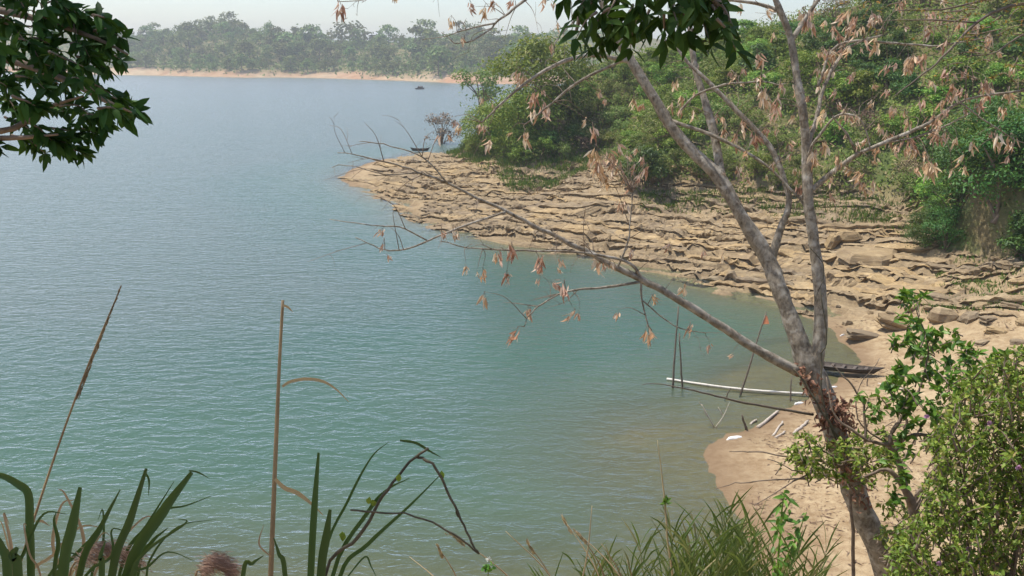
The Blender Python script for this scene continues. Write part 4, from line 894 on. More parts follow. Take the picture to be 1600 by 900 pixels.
# dead creeper and leaf litter caught in the fork and round the trunk
lit = MB()
for px, py, sp_, n_ in [(1300, 645, 20, 60), (1318, 640, 16, 70), (1282, 618, 16, 40), (1266, 598, 14, 34), (1322, 662, 14, 50), (1283, 655, 12, 24), (1255, 580, 10, 20), (1308, 690, 22, 60), (1325, 735, 24, 60), (1345, 770, 22, 40)]:
    cpos = np.array([P(px + rng.normal(0, sp_ * 0.5), py + rng.normal(0, sp_ * 0.6), 7.86 + rng.normal(0, 0.05)) for _ in range(n_)]) - base
    leaves(lit, cpos, nrm(rdir(n_) + np.array([0, 0, -0.6])), rdir(n_), rng.uniform(0.04, 0.10, n_), rng.uniform(0.016, 0.034, n_), 0, fold=0.5)
M['litter'] = leaf_mat('leaf_litter', [(0, (0.17, 0.085, 0.055)), (0.6, (0.32, 0.18, 0.115)), (1, (0.52, 0.34, 0.22))], 0.2, 0.7, 0.1, 0.1, 'same')
o = lit.obj('dead_leaf_litter', M['litter'], tree); o['kind'] = 'stuff'; o['label'] = 'brown dead leaves caught on the trunk below the fork'
for spec in [[(1240, 575, 4, 7.86), (1262, 605, 5, 7.8), (1290, 650, 5, 7.78), (1315, 690, 4, 7.8)], [(1282, 455, 2.5, 7.8), (1292, 530, 3, 7.8), (1284, 560, 3, 7.82), (1290, 640, 4, 7.78), (1330, 730, 4, 7.8)], [(1265, 385, 2, 7.8), (1288, 420, 2, 7.8), (1276, 470, 2, 7.8)]]:
    limb(spec, 'creeper_stem', 5, 0, 5, 'vine', False, 0.05)

# ------------------------------------------------------------------ shading trees overhead
def leafy_twigs(mb, tips, mat=0, L=(0.08, 0.12), W=0.42, per=13, wood=1, hang=0.5, spread=0.9):
    for a, b in tips:
        a = np.array(a); b = np.array(b); d = nrm(b - a); n_ = per + int(rng.integers(-3, 4)); ln = np.linalg.norm(b - a)
        mid = (a + b) / 2 + rng.normal(0, 0.06 * ln, 3) + np.array([0, 0, 0.08 * ln])
        p, r = smooth_path([a, mid, b], [0.006, 0.004, 0.0015], 5); tube(mb, p, r, 4, wood)
        t = rng.uniform(0.15, 1.0, n_); t[:3] = 1.0
        pos = np.stack([np.interp(t, np.linspace(0, 1, len(p)), p[:, i]) for i in range(3)], 1)
        dd = nrm(d[None] * 0.55 + rdir(n_) * spread + np.array([0, 0, -hang]))
        leaves(mb, pos, dd, nrm(rdir(n_) * 0.7 + np.array([0, 0, 0.8])), rng.uniform(*L, n_), W * rng.uniform(0.8, 1.15, n_) * np.mean(L), mat, droop=0.2, fold=0.12)
def unseen_canopy(mb, cen, rad, n, L):  # out-of-view foliage added sunward to shade the hanging branches and reeds
    d = rdir(n); pos = np.array(cen) + d * np.array(rad) * (rng.uniform(0, 1, n) ** (1 / 2.2))[:, None]
    leaves(mb, pos, nrm(rdir(n) + np.array([0, 0, -0.4])), nrm(rdir(n) * 0.6 + np.array([0, 0, 1])), L * rng.uniform(0.8, 1.3, n), L * 0.45, 0, droop=0.2, fold=0.1)
# left tree
lroot = np.array([-4.6, 4.2, 0]); lroot[2] = hgt(-4.6, 4.2) - 0.2
ltree = empty('shade_tree', lroot, 'dark leafy tree whose branch hangs in at the upper left corner', 'tree')
q = MB(); p, r = smooth_path([lroot, lroot + (0.1, 0.05, 2.2), lroot + (-0.1, 0, 4.4), lroot + (0.2, 0, 6.4), lroot + (0.6, 0.1, 8.0)], [0.2, 0.16, 0.13, 0.09, 0.04], 5); tube(q, p - lroot, r, 10, 0, 0.12, 5); q.obj('trunk', M['bark'], ltree)
q = MB(); tips = []
D0 = 3.6
def lw(px, py, d=D0): return P(px, py, d) - lroot
mains = [[(-260, 120), (-120, 170), (0, 205), (70, 170), (130, 150)], [(-200, -60), (-60, 0), (60, 30), (150, 60), (200, 85)], [(-150, 60), (0, 90), (90, 120), (170, 160), (205, 175)], [(-220, 200), (-60, 215), (30, 215), (90, 210)]]
for mpts in mains:
    pts_ = [lw(a, b, D0 + rng.normal(0, 0.08)) for a, b in mpts]; p, r = smooth_path([np.array([-0.2, 0, 4.6])] + pts_, np.linspace(0.03, 0.004, len(pts_) + 1), 4); tube(q, p, r, 6)
q.obj('branch', M['twig'], ltree)
cr_ = MB()
region = [(-20, 20), (30, 15), (70, 10), (110, 15), (150, 25), (-10, 60), (40, 60), (80, 55), (120, 60), (165, 65), (190, 55), (0, 100), (45, 100), (90, 95), (130, 100), (165, 105), (190, 90), (20, 135), (70, 135), (110, 140), (150, 140), (185, 150),
          (205, 165), (215, 170), (195, 180), (60, 165), (100, 170), (140, 175), (165, 190), (25, 170), (-10, 165), (120, 205), (150, 205), (80, 215), (105, 220), (60, 205), (130, 235), (70, 235), (0, 40), (100, 35), (60, 85), (30, 50), (140, 85), (110, 120),
          (20, 80), (75, 110), (10, 120), (150, 45), (125, 20), (50, 30), (175, 30), (-30, 30), (-30, 90), (-25, 140), (0, 225), (140, 120), (95, 75)]
for px, py in region:
    d_ = D0 + rng.normal(0, 0.25); a = lw(px - rng.uniform(30, 60), py - rng.uniform(0, 30), d_ + rng.normal(0, 0.1)); b = lw(px, py + 4, d_)
    tips.append((a, b))
leafy_twigs(cr_, tips, 0, (0.05, 0.098), 0.44, 25, 1, 0.4, 0.95)
unseen_canopy(cr_, np.array([-3.2, 4.0, 17.6]) - lroot, (2.0, 1.6, 0.9), 1500, 0.13)
cr_.obj('crown', [M['broad'], M['twig']], ltree)
# tree above the photographer
rroot = np.array([-1.9, -1.6, 0]); rroot[2] = hgt(-1.9, -1.6) - 0.2
rtree = empty('shade_tree', rroot, 'dark broad leaved tree hanging in at the top middle of the picture', 'tree')
q = MB(); p, r = smooth_path([rroot, rroot + (0.0, 0.1, 2.0), rroot + (0.2, 0.4, 4.0), rroot + (0.8, 1.6, 5.0)], [0.22, 0.17, 0.12, 0.06], 5); tube(q, p - rroot, r, 10, 0, 0.12, 8); q.obj('trunk', M['bark'], rtree)
q = MB(); D1 = 2.9
def rw(px, py, d=D1): return P(px, py, d) - rroot
for mpts in [[(1000, -330), (1010, -160), (1030, -60), (1050, 0)], [(1010, -200), (960, -80), (915, 0), (900, 50)], [(1010, -180), (1080, -70), (1120, 0), (1150, 60)]]:
    pts_ = [rw(a, b) for a, b in mpts]; p, r = smooth_path([np.array([0.8, 1.6, 5.0])] + pts_, np.linspace(0.035, 0.005, len(pts_) + 1), 4); tube(q, p, r, 6)
q.obj('branch', M['twig'], rtree)
cr_ = MB(); tips = []
for px, py in [(880, 10), (895, 40), (905, 20), (900, 70), (925, 60), (930, 85), (945, 40), (960, 75), (975, 50), (985, 85), (1010, 60), (1000, 20), (1030, 40), (1040, 75), (1060, 50), (1075, 20), (1080, 70), (1100, 50), (1110, 80), (1125, 40), (1140, 70),
               (1150, 90), (1130, 20), (1050, 5), (1090, 0), (960, 5), (930, 10), (1110, 10), (1070, -10), (1020, -20), (980, -20), (1145, 50), (1065, 35), (1095, 30)]:
    d_ = D1 + rng.normal(0, 0.14); tips.append((rw(px + (1030 - px) * 0.25, py - rng.uniform(40, 70), d_ + rng.normal(0, 0.06)), rw(px, py - 10, d_)))
leafy_twigs(cr_, tips, 0, (0.045, 0.10), 0.42, 14, 1, 0.4, 1.0)
unseen_canopy(cr_, np.array([-1.2, 3.0, 17.9]) - rroot, (2.6, 2.0, 0.9), 2300, 0.13)
unseen_canopy(cr_, np.array([-0.6, 0.6, 18.2]) - rroot, (2.4, 2.0, 0.9), 1200, 0.13)
cr_.obj('crown', [M['broad'], M['twig']], rtree)

# ------------------------------------------------------------------ things on the water's edge
def pole(spec, r, name, label, cat, mat, group=None, sink=0.4):
    (ax, ay), (bx, by) = spec
    a = G(ax, ay, 0.0); d = (a - CAM) @ fwd; b_ = P(bx, by, d + rng.normal(0, 0.15)); a2 = a - nrm(b_ - a) * sink
    q = MB(); n_ = 7; t = np.linspace(0, 1, n_)[:, None]; p = a2 + (b_ - a2) * t + rng.normal(0, 0.012, (n_, 3)); tube(q, p - a, np.linspace(r, r * 0.6, n_), 7, 0, 0.15, 4)
    o = q.obj(name, M[mat], None); o.location = a; return tag(o, label, cat, group), a, b_
pole(((1051, 606), (1060, 478)), 0.055, 'mooring_pole', 'thin dark pole standing in the bay, taller of the close pair', 'pole', 'pole')
pole(((1066, 607), (1061, 520)), 0.05, 'mooring_pole', 'shorter dark pole standing beside the tall one in the bay', 'pole', 'pole')
o, a, b_ = pole(((1157, 617), (1197, 488)), 0.05, 'flag_pole', 'leaning pole with a small orange flag in the bay', 'pole', 'pole')
q = MB(); f0 = P(1195, 492, (b_ - CAM) @ fwd); f1 = P(1201, 505, (b_ - CAM) @ fwd)
v = np.array([f0, P(1199, 494, (b_ - CAM) @ fwd + 0.05), P(1202, 506, (b_ - CAM) @ fwd - 0.05), P(1192, 507, (b_ - CAM) @ fwd)]) - a; v = np.vstack([v, v + np.array([0, 0.012, 0])])
q.add(v, [[0, 1, 2, 3], [7, 6, 5, 4], [0, 4, 5, 1], [1, 5, 6, 2], [2, 6, 7, 3], [3, 7, 4, 0]]); q.obj('flag', M['flag'], o, False)
pole(((1235, 626), (1237, 586)), 0.045, 'mooring_pole', 'short upright stake in the shallows left of the trunk', 'pole', 'pole')
pole(((1167, 671), (1159, 648)), 0.06, 'stake', 'short leaning stump of wood in the wet sand', 'stake', 'pole', sink=0.2)
pole(((1134, 622), (1142, 606)), 0.035, 'stake', 'thin stick poking up beside the floating bamboo', 'stake', 'pole')
pole(((1354, 612), (1356, 590)), 0.035, 'stake', 'thin stick upright in the sand below the canoe', 'stake', 'pole', sink=0.1)
pole(((1212, 693), (1214, 684)), 0.03, 'stake', 'tiny stub of a stick in the sand near the driftwood', 'stake', 'pole', sink=0.1)
a = G(1042, 592, 0.05); b_ = G(1262, 615, 0.12); t = np.linspace(0, 1, 13)[:, None]
q = MB(); p = a + (b_ - a) * t + np.stack([np.zeros(13), np.sin(np.linspace(0, 3.1, 13)) * -0.35, np.zeros(13)], 1); rr = np.full(13, 0.055); rr[::3] = 0.064; tube(q, p - a, rr, 8)
o = q.obj('bamboo_pole', M['bamboo']); o.location = a; tag(o, 'long bleached bamboo pole floating at the edge of the bay', 'pole')
def log(p0, p1, r, label, lift=(0.02, 0.1)):
    a = hit(*p0); b_ = hit(*p1); a[2] += lift[0]; b_[2] += lift[1]
    q = MB(); t = np.linspace(0, 1, 8)[:, None]; p = a + (b_ - a) * t + rng.normal(0, 0.012, (8, 3)); tube(q, p - a, np.linspace(r, r * 0.7, 8), 8, 0, 0.2, int(p0[0]))
    o = q.obj('driftwood', M['driftwood']); o.location = a; return tag(o, label, 'driftwood')
log((1184, 669), (1216, 646), 0.075, 'longest pale driftwood pole lying at the water edge', (0.05, 0.12))
log((1208, 682), (1223, 662), 0.055, 'slim bleached stick pointing up the sand behind the shrub')
log((1212, 685), (1228, 677), 0.055, 'shortest bleached stick beside the slim one on the sand')
log((1240, 678), (1263, 661), 0.07, 'grey driftwood stick half hidden by green leaves near the trunk')
log((1172, 664), (1182, 659), 0.05, 'stubby white stick at the water edge above the long driftwood')
log((1372, 600), (1412, 612), 0.05, 'brown stick on the sand right of the canoe')
def fleck(px, py, w, label):  # flat white blobs laid along the water's edge
    c0 = G(px, py, 0.0); s = w * ((c0 - CAM) @ fwd) / FPX; n_ = 14; a_ = np.linspace(0, 6.283, n_, endpoint=False)
    rr = rng.uniform(0.6, 1.1, n_); q = MB(); ring = lambda k, z: np.stack([np.cos(a_) * rr * k * s / 2, np.sin(a_) * rr * k * s * 0.16 + np.cos(a_) * s * 0.12, np.full(n_, z)], 1)
    v = np.vstack([ring(1, -0.03), ring(0.9, 0.035), ring(0.5, 0.06), [[0, 0, 0.065]]]); j = np.arange(n_); jn = (j + 1) % n_
    q.add(v, np.vstack([np.stack([j, jn, n_ + jn, n_ + j], 1), np.stack([n_ + j, n_ + jn, 2 * n_ + jn, 2 * n_ + j], 1)])); q.order.append((np.stack([2 * n_ + j, 2 * n_ + jn, np.full(n_, 3 * n_)], 1), 0))
    o = q.obj('fleck_patch', M['fleck']); o.location = (c0[0], c0[1], max(c0[2], hgt(c0[0], c0[1]))); tag(o, label, 'fleck')
fleck(1146, 687, 32, 'thin white strip at the tip of the sand spit')
fleck(1247, 631, 22, 'white patch on the wet sand left of the trunk')
fleck(1302, 607, 16, 'white patch below the canoe right of the trunk')
fleck(1318, 526, 16, 'white patch at the end of the low rock ledge')

# bare twigs standing in the shallows
q = MB(); r_ = G(1110, 668, 0)
for a_, b2 in [((1116, 668), (1097, 632)), ((1118, 668), (1140, 628)), ((1108, 652), (1100, 640)), ((1128, 648), (1122, 636)), ((1098, 634), (1092, 628))]:
    dd = (r_ - CAM) @ fwd; p, r = smooth_path([P(*a_, dd), (P(*a_, dd) + P(*b2, dd)) / 2 + rng.normal(0, 0.05, 3), P(*b2, dd)], [0.028, 0.02, 0.01], 4); tube(q, p - r_, r, 5)
o = q.obj('bare_branch', M['driftwood']); o.location = r_; tag(o, 'forked bare branch standing in the shallows off the spit', 'branch')

# litter of straw and twigs on the near slope
n_ = 40000; lx = rng.uniform(3.0, 26, n_); ly = rng.uniform(12, 48, n_); hz_ = land(lx, ly)[0]
kk = fbm(lx * 0.35, ly * 0.35, 97) + rng.uniform(-0.12, 0.12, n_) > 0.54; kk |= (np.abs(hz_ - 0.42 - 0.12 * fbm(lx * 0.5, ly * 0.5, 99)) < 0.03) & (rng.random(n_) < 0.5); kk &= (hz_ > 0.12); lx, ly, hz_ = lx[kk], ly[kk], hz_[kk]; n_ = len(lx)
q = MB(); kites(q, np.stack([lx, ly, hz_ + 0.015], 1), nrm(np.stack([rng.normal(0, 1, n_), rng.normal(0, 1, n_), rng.normal(0, 0.12, n_) - 0.1], 1)), np.tile([0.0, 0, 1.0], (n_, 1)), rng.uniform(0.08, 0.4, n_), rng.uniform(0.015, 0.05, n_))
tag(q.obj('litter', M['dead']), 'dry straw and twigs strewn over the sandy slope', 'litter', None, 'stuff')

# ------------------------------------------------------------------ plants of the near bank
def rooted(name, px, depth, label, cat, group=None):
    q0 = P(px, 900, depth); z = hgt(q0[0], q0[1]); r = np.array([q0[0], q0[1], z - 0.05]); return empty(name, r, label, cat, group), r
def wood(root, o0, specs, mat='twig', name='stem', n=6, wob=0.03):
    for spec in specs:
        p, r = limb_pts(spec); p, r = smooth_path(p, r, 5); k = len(p)
        p = p + np.stack([fbm(np.arange(k) * 0.5, np.full(k, i * 5.1 + spec[0][0]), 80 + i) - 0.5 for i in range(3)], 1) * wob
        q = MB(); tube(q, p - o0, r, n, 0, 0.1, 2); q.obj(name, M[mat], root)

# flowering shrub at the lower right
sh, so = rooted('flowering_shrub', 1560, 5.7, 'dense small leaved shrub with a few pink flowers at the lower right', 'shrub')
def in_poly(poly, n):
    poly = np.array(poly, float); out_ = []
    while len(out_) < n:
        x = rng.uniform(poly[:, 0].min(), poly[:, 0].max(), n * 2); y = rng.uniform(poly[:, 1].min(), poly[:, 1].max(), n * 2)
        k = inside(poly, x, y); out_ += list(zip(x[k], y[k]))
    return out_[:n]
specs = []
for a_, b_ in [(1440, 760), (1480, 640), (1530, 600), (1570, 560), (1620, 580), (1500, 720), (1600, 680), (1450, 830), (1640, 640), (1550, 700), (1420, 870)]:
    specs.append([(1560 + rng.normal(0, 12), 1010, 8, 5.7), ((1560 + a_) / 2 + rng.normal(0, 10), (960 + b_) / 2 + 20, 5, 5.7 + rng.normal(0, 0.2)), (a_, b_, 2, 5.7 + rng.normal(0, 0.3))])
specs[0][0] = (1560, 1150, 9, 5.7)
wood(sh, so, specs, 'twig')
cr_ = MB(); tips = []
for px, py in in_poly([(1385, 905), (1395, 850), (1440, 800), (1452, 720), (1468, 650), (1500, 600), (1545, 560), (1580, 545), (1660, 520), (1660, 960), (1390, 960)], 1250):
    d_ = 5.7 + rng.normal(0, 0.28); e = P(px, py, d_) - so; a_ = e + np.array([rng.normal(0, 0.06), rng.normal(0, 0.08), -rng.uniform(0.06, 0.2)]); tips.append((a_, e))
leafy_twigs(cr_, tips, 0, (0.024, 0.05), 0.52, 17, 1, -0.05, 1.0)
cr_.obj('crown', [M['small'], M['twig']], sh)
for px, py in [(1545, 661), (1512, 857), (1447, 651), (1590, 730), (1466, 880)]:
    c0 = P(px, py, 5.35) - so; q = MB(); n_ = 9; d = nrm(np.stack([np.cos(np.arange(n_) * 0.7), -0.5 + 0 * np.arange(n_), np.sin(np.arange(n_) * 0.7) + 0.3], 1))
    leaves(q, np.tile(c0, (n_, 1)), d, rdir(n_), 0.022, 0.014, 0); q.obj('flower', M['petal'], sh)

# bright leaved sapling behind it
sa, s0 = rooted('leafy_sapling', 1432, 6.9, 'many stemmed sapling with bright green leaves beside the forked tree', 'tree')
wood(sa, s0, [[(1432, 960, 26, 6.9), (1430, 860, 24, 6.9), (1428, 800, 24, 6.9), (1410, 760, 13, 6.9), (1388, 735, 9, 6.9), (1350, 745, 5, 6.9)],
              [(1428, 800, 16, 6.9), (1402, 720, 12, 6.85), (1390, 690, 10, 6.8), (1410, 650, 8, 6.8), (1440, 600, 5, 6.8), (1450, 540, 3, 6.75), (1425, 470, 2, 6.7)],
              [(1430, 795, 15, 6.9), (1440, 765, 12, 6.9), (1480, 740, 9, 6.8), (1530, 700, 6, 6.8), (1560, 640, 4, 6.8)],
              [(1400, 712, 8, 6.85), (1415, 668, 7, 6.8), (1412, 640, 5, 6.8), (1380, 600, 3, 6.8)],
              [(1392, 695, 8, 6.8), (1360, 690, 7, 6.8), (1330, 672, 6, 6.8), (1300, 640, 4, 6.85), (1290, 590, 2, 6.9)],
              [(1352, 690, 6, 6.8), (1350, 640, 5, 6.8), (1330, 600, 4, 6.8), (1300, 570, 2, 6.8)], [(1395, 692, 9, 6.8), (1440, 680, 8, 6.7), (1500, 690, 5, 6.7)], [(1460, 755, 7, 6.85), (1500, 690, 5, 6.8), (1520, 610, 3, 6.8)],
              [(1405, 740, 6, 6.9), (1420, 700, 4, 6.9), (1455, 640, 3, 6.9)], [(1380, 690, 4, 6.8), (1340, 655, 3, 6.8), (1345, 600, 2, 6.8), (1375, 560, 1.4, 6.8)]], 'twig', 'stem', 7)
cr_ = MB(); tips = []
for px, py in [(1412, 460), (1428, 466), (1422, 500), (1435, 515), (1450, 520), (1470, 525), (1490, 532), (1505, 540), (1440, 545), (1412, 565), (1400, 590), (1405, 610), (1430, 590), (1450, 580), (1470, 590), (1485, 600), (1400, 640), (1435, 630), (1460, 640), (1475, 645),
               (1420, 680), (1385, 595), (1520, 600), (1455, 560), (1500, 570), (1535, 575), (1440, 660), (1465, 615), (1490, 560), (1420, 620), (1445, 690), (1470, 680), (1500, 630), (1410, 530), (1430, 540), (1360, 620), (1375, 640), (1400, 715), (1390, 775), (1420, 740), (1520, 550), (1545, 600), (1560, 560)]:
    d_ = 6.7 + rng.normal(0, 0.2)
    for _ in range(3):
        e = P(px + rng.normal(0, 9), py + rng.normal(0, 6), d_) - s0; tips.append((e + np.array([rng.normal(0, 0.06), rng.normal(0, 0.08), -rng.uniform(0.03, 0.14)]), e))
leafy_twigs(cr_, tips, 0, (0.05, 0.095), 0.5, 11, 1, 0.25, 0.9)
cr_.obj('crown', [M['fresh'], M['twig']], sa)

# leafy creeper on the trunk
cp, c0_ = rooted('creeper_shrub', 1300, 7.7, 'tangled creeper with small green leaves around the forked tree trunk', 'shrub')
cr_ = MB(); tips = []
for px, py in in_poly([(1225, 700), (1250, 672), (1300, 690), (1380, 670), (1410, 690), (1400, 745), (1340, 752), (1260, 745), (1235, 720)], 130) + in_poly([(1360, 790), (1420, 770), (1440, 860), (1400, 880)], 40):
    e = P(px, py, 7.55 + rng.normal(0, 0.15)) - c0_; tips.append((e + np.array([rng.normal(0, 0.08), rng.normal(0, 0.08), -rng.uniform(0.03, 0.15)]), e))
leafy_twigs(cr_, tips, 0, (0.035, 0.07), 0.45, 14, 1, 0.1, 1.0); cr_.obj('foliage', [M['small'], M['twig']], cp)
wood(cp, c0_, [[(1335, 960, 8, 7.7), (1330, 800, 7, 7.7), (1310, 720, 5, 7.65), (1240, 690, 3, 7.6)], [(1315, 728, 6, 7.65), (1250, 716, 4, 7.6), (1190, 708, 3, 7.6), (1140, 704, 1.6, 7.6)], [(1318, 742, 6, 7.65), (1240, 748, 4, 7.6), (1170, 752, 2.6, 7.6), (1120, 762, 1.4, 7.6)],
              [(1300, 735, 5, 7.65), (1250, 735, 3, 7.5), (1200, 718, 2, 7.5)], [(1290, 730, 4, 7.65), (1230, 760, 3, 7.5), (1180, 790, 1.6, 7.5)], [(1310, 730, 4, 7.65), (1350, 690, 3, 7.5), (1400, 655, 2, 7.5)]], 'twig', 'dead_stem', 5, 0.06)

# fine leaved branch hanging in from the right
fb, f0_ = rooted('fine_leaved_tree', 2000, 7.2, 'tree at the right whose thin twigs carry tiny olive and orange leaves', 'tree')
wood(fb, f0_, [[(2000, 1050, 60, 7.2), (1990, 700, 50, 7.2), (1960, 300, 42, 7.2), (1900, 0, 30, 7.2), (1860, -200, 20, 7.2)]], 'bark', 'trunk', 10)
FS = [[(1930, 100, 16, 7.2), (1760, 10, 10, 7.2), (1600, 6, 7, 7.2), (1525, 36, 6, 7.2), (1480, 85, 4.5, 7.1), (1440, 118, 3.4, 7.1), (1395, 152, 2, 7.1)], [(1900, 0, 14, 7.2), (1700, -40, 8, 7.2), (1560, -6, 5, 7.2), (1490, 12, 4, 7.2), (1400, 18, 2, 7.2)],
      [(1940, 200, 12, 7.2), (1750, 110, 8, 7.2), (1620, 52, 5, 7.2), (1560, 80, 3.4, 7.2), (1510, 90, 2, 7.2)], [(1525, 36, 4, 7.2), (1440, 30, 3, 7.2), (1380, 32, 1.6, 7.2)]]
wood(fb, f0_, FS, 'pole', 'branch', 6)
cr_ = MB(); tips = []
for px, py in in_poly([(1290, 10), (1400, -20), (1660, -30), (1660, 120), (1560, 110), (1500, 70), (1420, 60), (1350, 50)], 75) + in_poly([(1440, 130), (1500, 60), (1650, 60), (1650, 150), (1540, 120)], 20):
    e = P(px, py, 7.2 + rng.normal(0, 0.3)) - f0_; tips.append((e + np.array([rng.uniform(0.02, 0.25), rng.normal(0, 0.08), rng.uniform(-0.05, 0.12)]), e))
leafy_twigs(cr_, tips, 0, (0.016, 0.032), 0.5, 13, 1, 0.1, 1.0)
M['fine'] = leaf_mat('fine_leaf', [(0, (0.09, 0.12, 0.03)), (0.45, (0.18, 0.19, 0.04)), (0.7, (0.30, 0.20, 0.05)), (1, (0.45, 0.22, 0.07))], 0.3, 0.6, 0.2, 0.1, 'same')
cr_.obj('crown', [M['fine'], M['twig']], fb)

# reeds at the lower left
def blade_px(root, o0, pts, wmax, depth, mat='reed', tip=0.15, name='blade', blunt=False, face=None, twist=0.0):
    p = np.array([P(a, b, depth + 0.05 * i * twist) for i, (a, b) in enumerate(pts)]); p, _ = smooth_path(p, np.ones(len(p)), 5)
    t = np.linspace(0, 1, len(p)); w = 0.72 * wmax * depth / FPX * np.minimum(1, (1 - t) / 0.55 + (0.35 if blunt else tip)) * np.minimum(1, 0.75 + t)
    q = MB(); blade(q, p - o0, w, 0, face, 0.22); return q.obj(name, M[mat], root)
rd, r0_ = rooted('reed_clump', 150, 2.45, 'clump of broad dark green reed blades at the lower left corner', 'reed')
for pts, w, dp in [([(50, 1150), (50, 900), (48, 820), (46, 772), (30, 756), (0, 742), (-30, 748)], 19, 2.4), ([(90, 1150), (100, 900), (115, 820), (126, 761)], 24, 2.35), ([(105, 1150), (125, 900), (160, 820), (188, 765)], 15, 2.5), ([(160, 1150), (176, 900), (205, 810), (229, 732)], 18, 2.4),
                   ([(170, 1150), (200, 900), (255, 800), (300, 738)], 24, 2.45), ([(165, 1150), (188, 895), (230, 820), (272, 752)], 8, 2.6), ([(10, 1150), (14, 900), (4, 855), (-10, 830)], 22, 2.3), ([(150, 1150), (160, 900), (158, 870), (165, 845)], 14, 2.3), ([(195, 1150), (208, 905), (235, 850), (262, 825)], 12, 2.5),
                   ([(25, 1150), (30, 900), (22, 868), (28, 855)], 22, 2.3), ([(180, 1150), (215, 905), (228, 845), (250, 800), (290, 790), (330, 775)], 7, 2.6), ([(75, 1150), (85, 905), (92, 850), (85, 815), (88, 800)], 10, 2.5), ([(295, 735, ), (310, 738), (328, 748)], 4, 2.45), ([(225, 735), (233, 750), (232, 775)], 5, 2.42)]:
    blade_px(rd, r0_, pts, w, dp, blunt=w > 17)
for k in range(16):
    x0 = rng.uniform(0, 230); tx_ = x0 + rng.normal(35, 45); ty_ = rng.uniform(770, 880)
    blade_px(rd, r0_, [(x0 - 10, 1150), (x0, 920), ((x0 + tx_) / 2 + rng.normal(0, 8), (910 + ty_) / 2), (tx_, ty_), (tx_ + rng.normal(10, 18), ty_ + rng.uniform(-12, 20))], rng.uniform(4, 8), rng.uniform(2.3, 2.8), 'reed' if rng.random() < 0.7 else 'straw')
st, st0 = rooted('reed_stalk', 30, 2.6, 'thin leaning reed stalk with a slim brown seed head', 'reed')
q = MB(); p, r = smooth_path([P(-30, 1090, 2.6), P(34, 872, 2.6), P(90, 700, 2.6), P(140, 565, 2.6), P(187, 452, 2.6)], np.array([5, 4.2, 3.4, 3, 1]) * 2.6 / FPX / 2, 6); tube(q, p - st0, r, 6); q.obj('stem', M['stalk'], st)
q = MB(); n_ = 260; t = rng.uniform(0, 1, n_); a0, a1 = P(120, 625, 2.6), P(187, 452, 2.6); pos = a0 + (a1 - a0) * t[:, None] + rng.normal(0, 0.0018, (n_, 3)) * (1.2 - t)[:, None]
kites(q, pos - st0, nrm(nrm(a1 - a0) + rdir(n_) * 0.13), rdir(n_), 0.02, 0.003); q.obj('seed_head', M['stalk'], st)
blade_px(st, st0, [(56, 815), (66, 814), (78, 822)], 6, 2.6, 'straw')
s2, s20 = rooted('reed_stalk', 422, 2.6, 'straight cut reed cane with dry curling leaf scraps', 'reed')
q = MB(); p, r = smooth_path([P(415, 1120, 2.6), P(423, 900, 2.6), P(431, 700, 2.6), P(437, 560, 2.6), P(442, 469, 2.6)], np.array([9, 8, 6.5, 5.2, 4.4]) * 2.6 / FPX / 2, 6); tube(q, p - s20, r, 8, 0, 0.06, 3); q.obj('stem', M['stalk'], s2)
for pts, w in [([(441, 604), (455, 596), (480, 592), (505, 596), (525, 608), (545, 628)], 7), ([(430, 748), (445, 762), (465, 770), (487, 787), (505, 805)], 10), ([(442, 477), (450, 480), (458, 488)], 5), ([(424, 870), (405, 850), (412, 820)], 4)]:
    blade_px(s2, s20, pts, w, 2.58, 'straw')
r2, r20 = rooted('reed_clump', 500, 2.5, 'second reed clump with arching blades and a drooping brown vine', 'reed')
for pts, w, dp in [([(478, 1120), (486, 900), (492, 790), (498, 707)], 15, 2.5), ([(492, 1120), (502, 900), (510, 840), (516, 796)], 19, 2.45), ([(490, 1120), (505, 880), (545, 780), (580, 715), (608, 690)], 6, 2.6), ([(500, 1120), (530, 905), (575, 850), (640, 790), (692, 738)], 9, 2.55),
                   ([(505, 1120), (520, 900), (575, 800), (605, 765), (640, 747)], 9, 2.5), ([(625, 688), (650, 692), (672, 705), (690, 715)], 6, 2.55), ([(370, 1120), (380, 900), (395, 880), (412, 868)], 10, 2.4), ([(452, 1120), (446, 900), (436, 865), (428, 840)], 11, 2.45), ([(540, 905), (570, 870), (580, 885), (590, 905)], 4, 2.5)]:
    blade_px(r2, r20, pts, w, dp, blunt=w > 14)
wood(r2, r20, [[(500, 1120, 8, 2.5), (508, 900, 8, 2.5), (560, 838, 8, 2.48), (600, 775, 7, 2.46), (635, 728, 6, 2.46), (668, 700, 5, 2.45)], [(650, 715, 6, 2.46), (672, 722, 6, 2.45), (690, 748, 6, 2.45), (715, 800, 5, 2.45), (738, 848, 5, 2.45), (748, 864, 3, 2.45)],
               [(548, 798, 4, 2.45), (600, 801, 4, 2.45), (650, 806, 4, 2.45), (710, 835, 4.5, 2.45), (747, 864, 4, 2.45)], [(712, 795, 4, 2.45), (716, 808, 3, 2.45)]], 'vine', 'vine', 6, 0.01)
q = MB(); c_ = np.array([P(578, 776, 2.48), P(582, 780, 2.48), P(624, 740, 2.45), P(535, 830, 2.5), P(538, 832, 2.5), P(690, 735, 2.45)]) - r20
for k in range(6):
    q = MB(); leaves(q, c_[k:k + 1], nrm(rdir(1) * 0.3 + np.array([0, 0, -1])), np.array([[0, -1.0, 0.2]]), 0.03, 0.018); q.obj('vine_leaf', M['small'], r2)
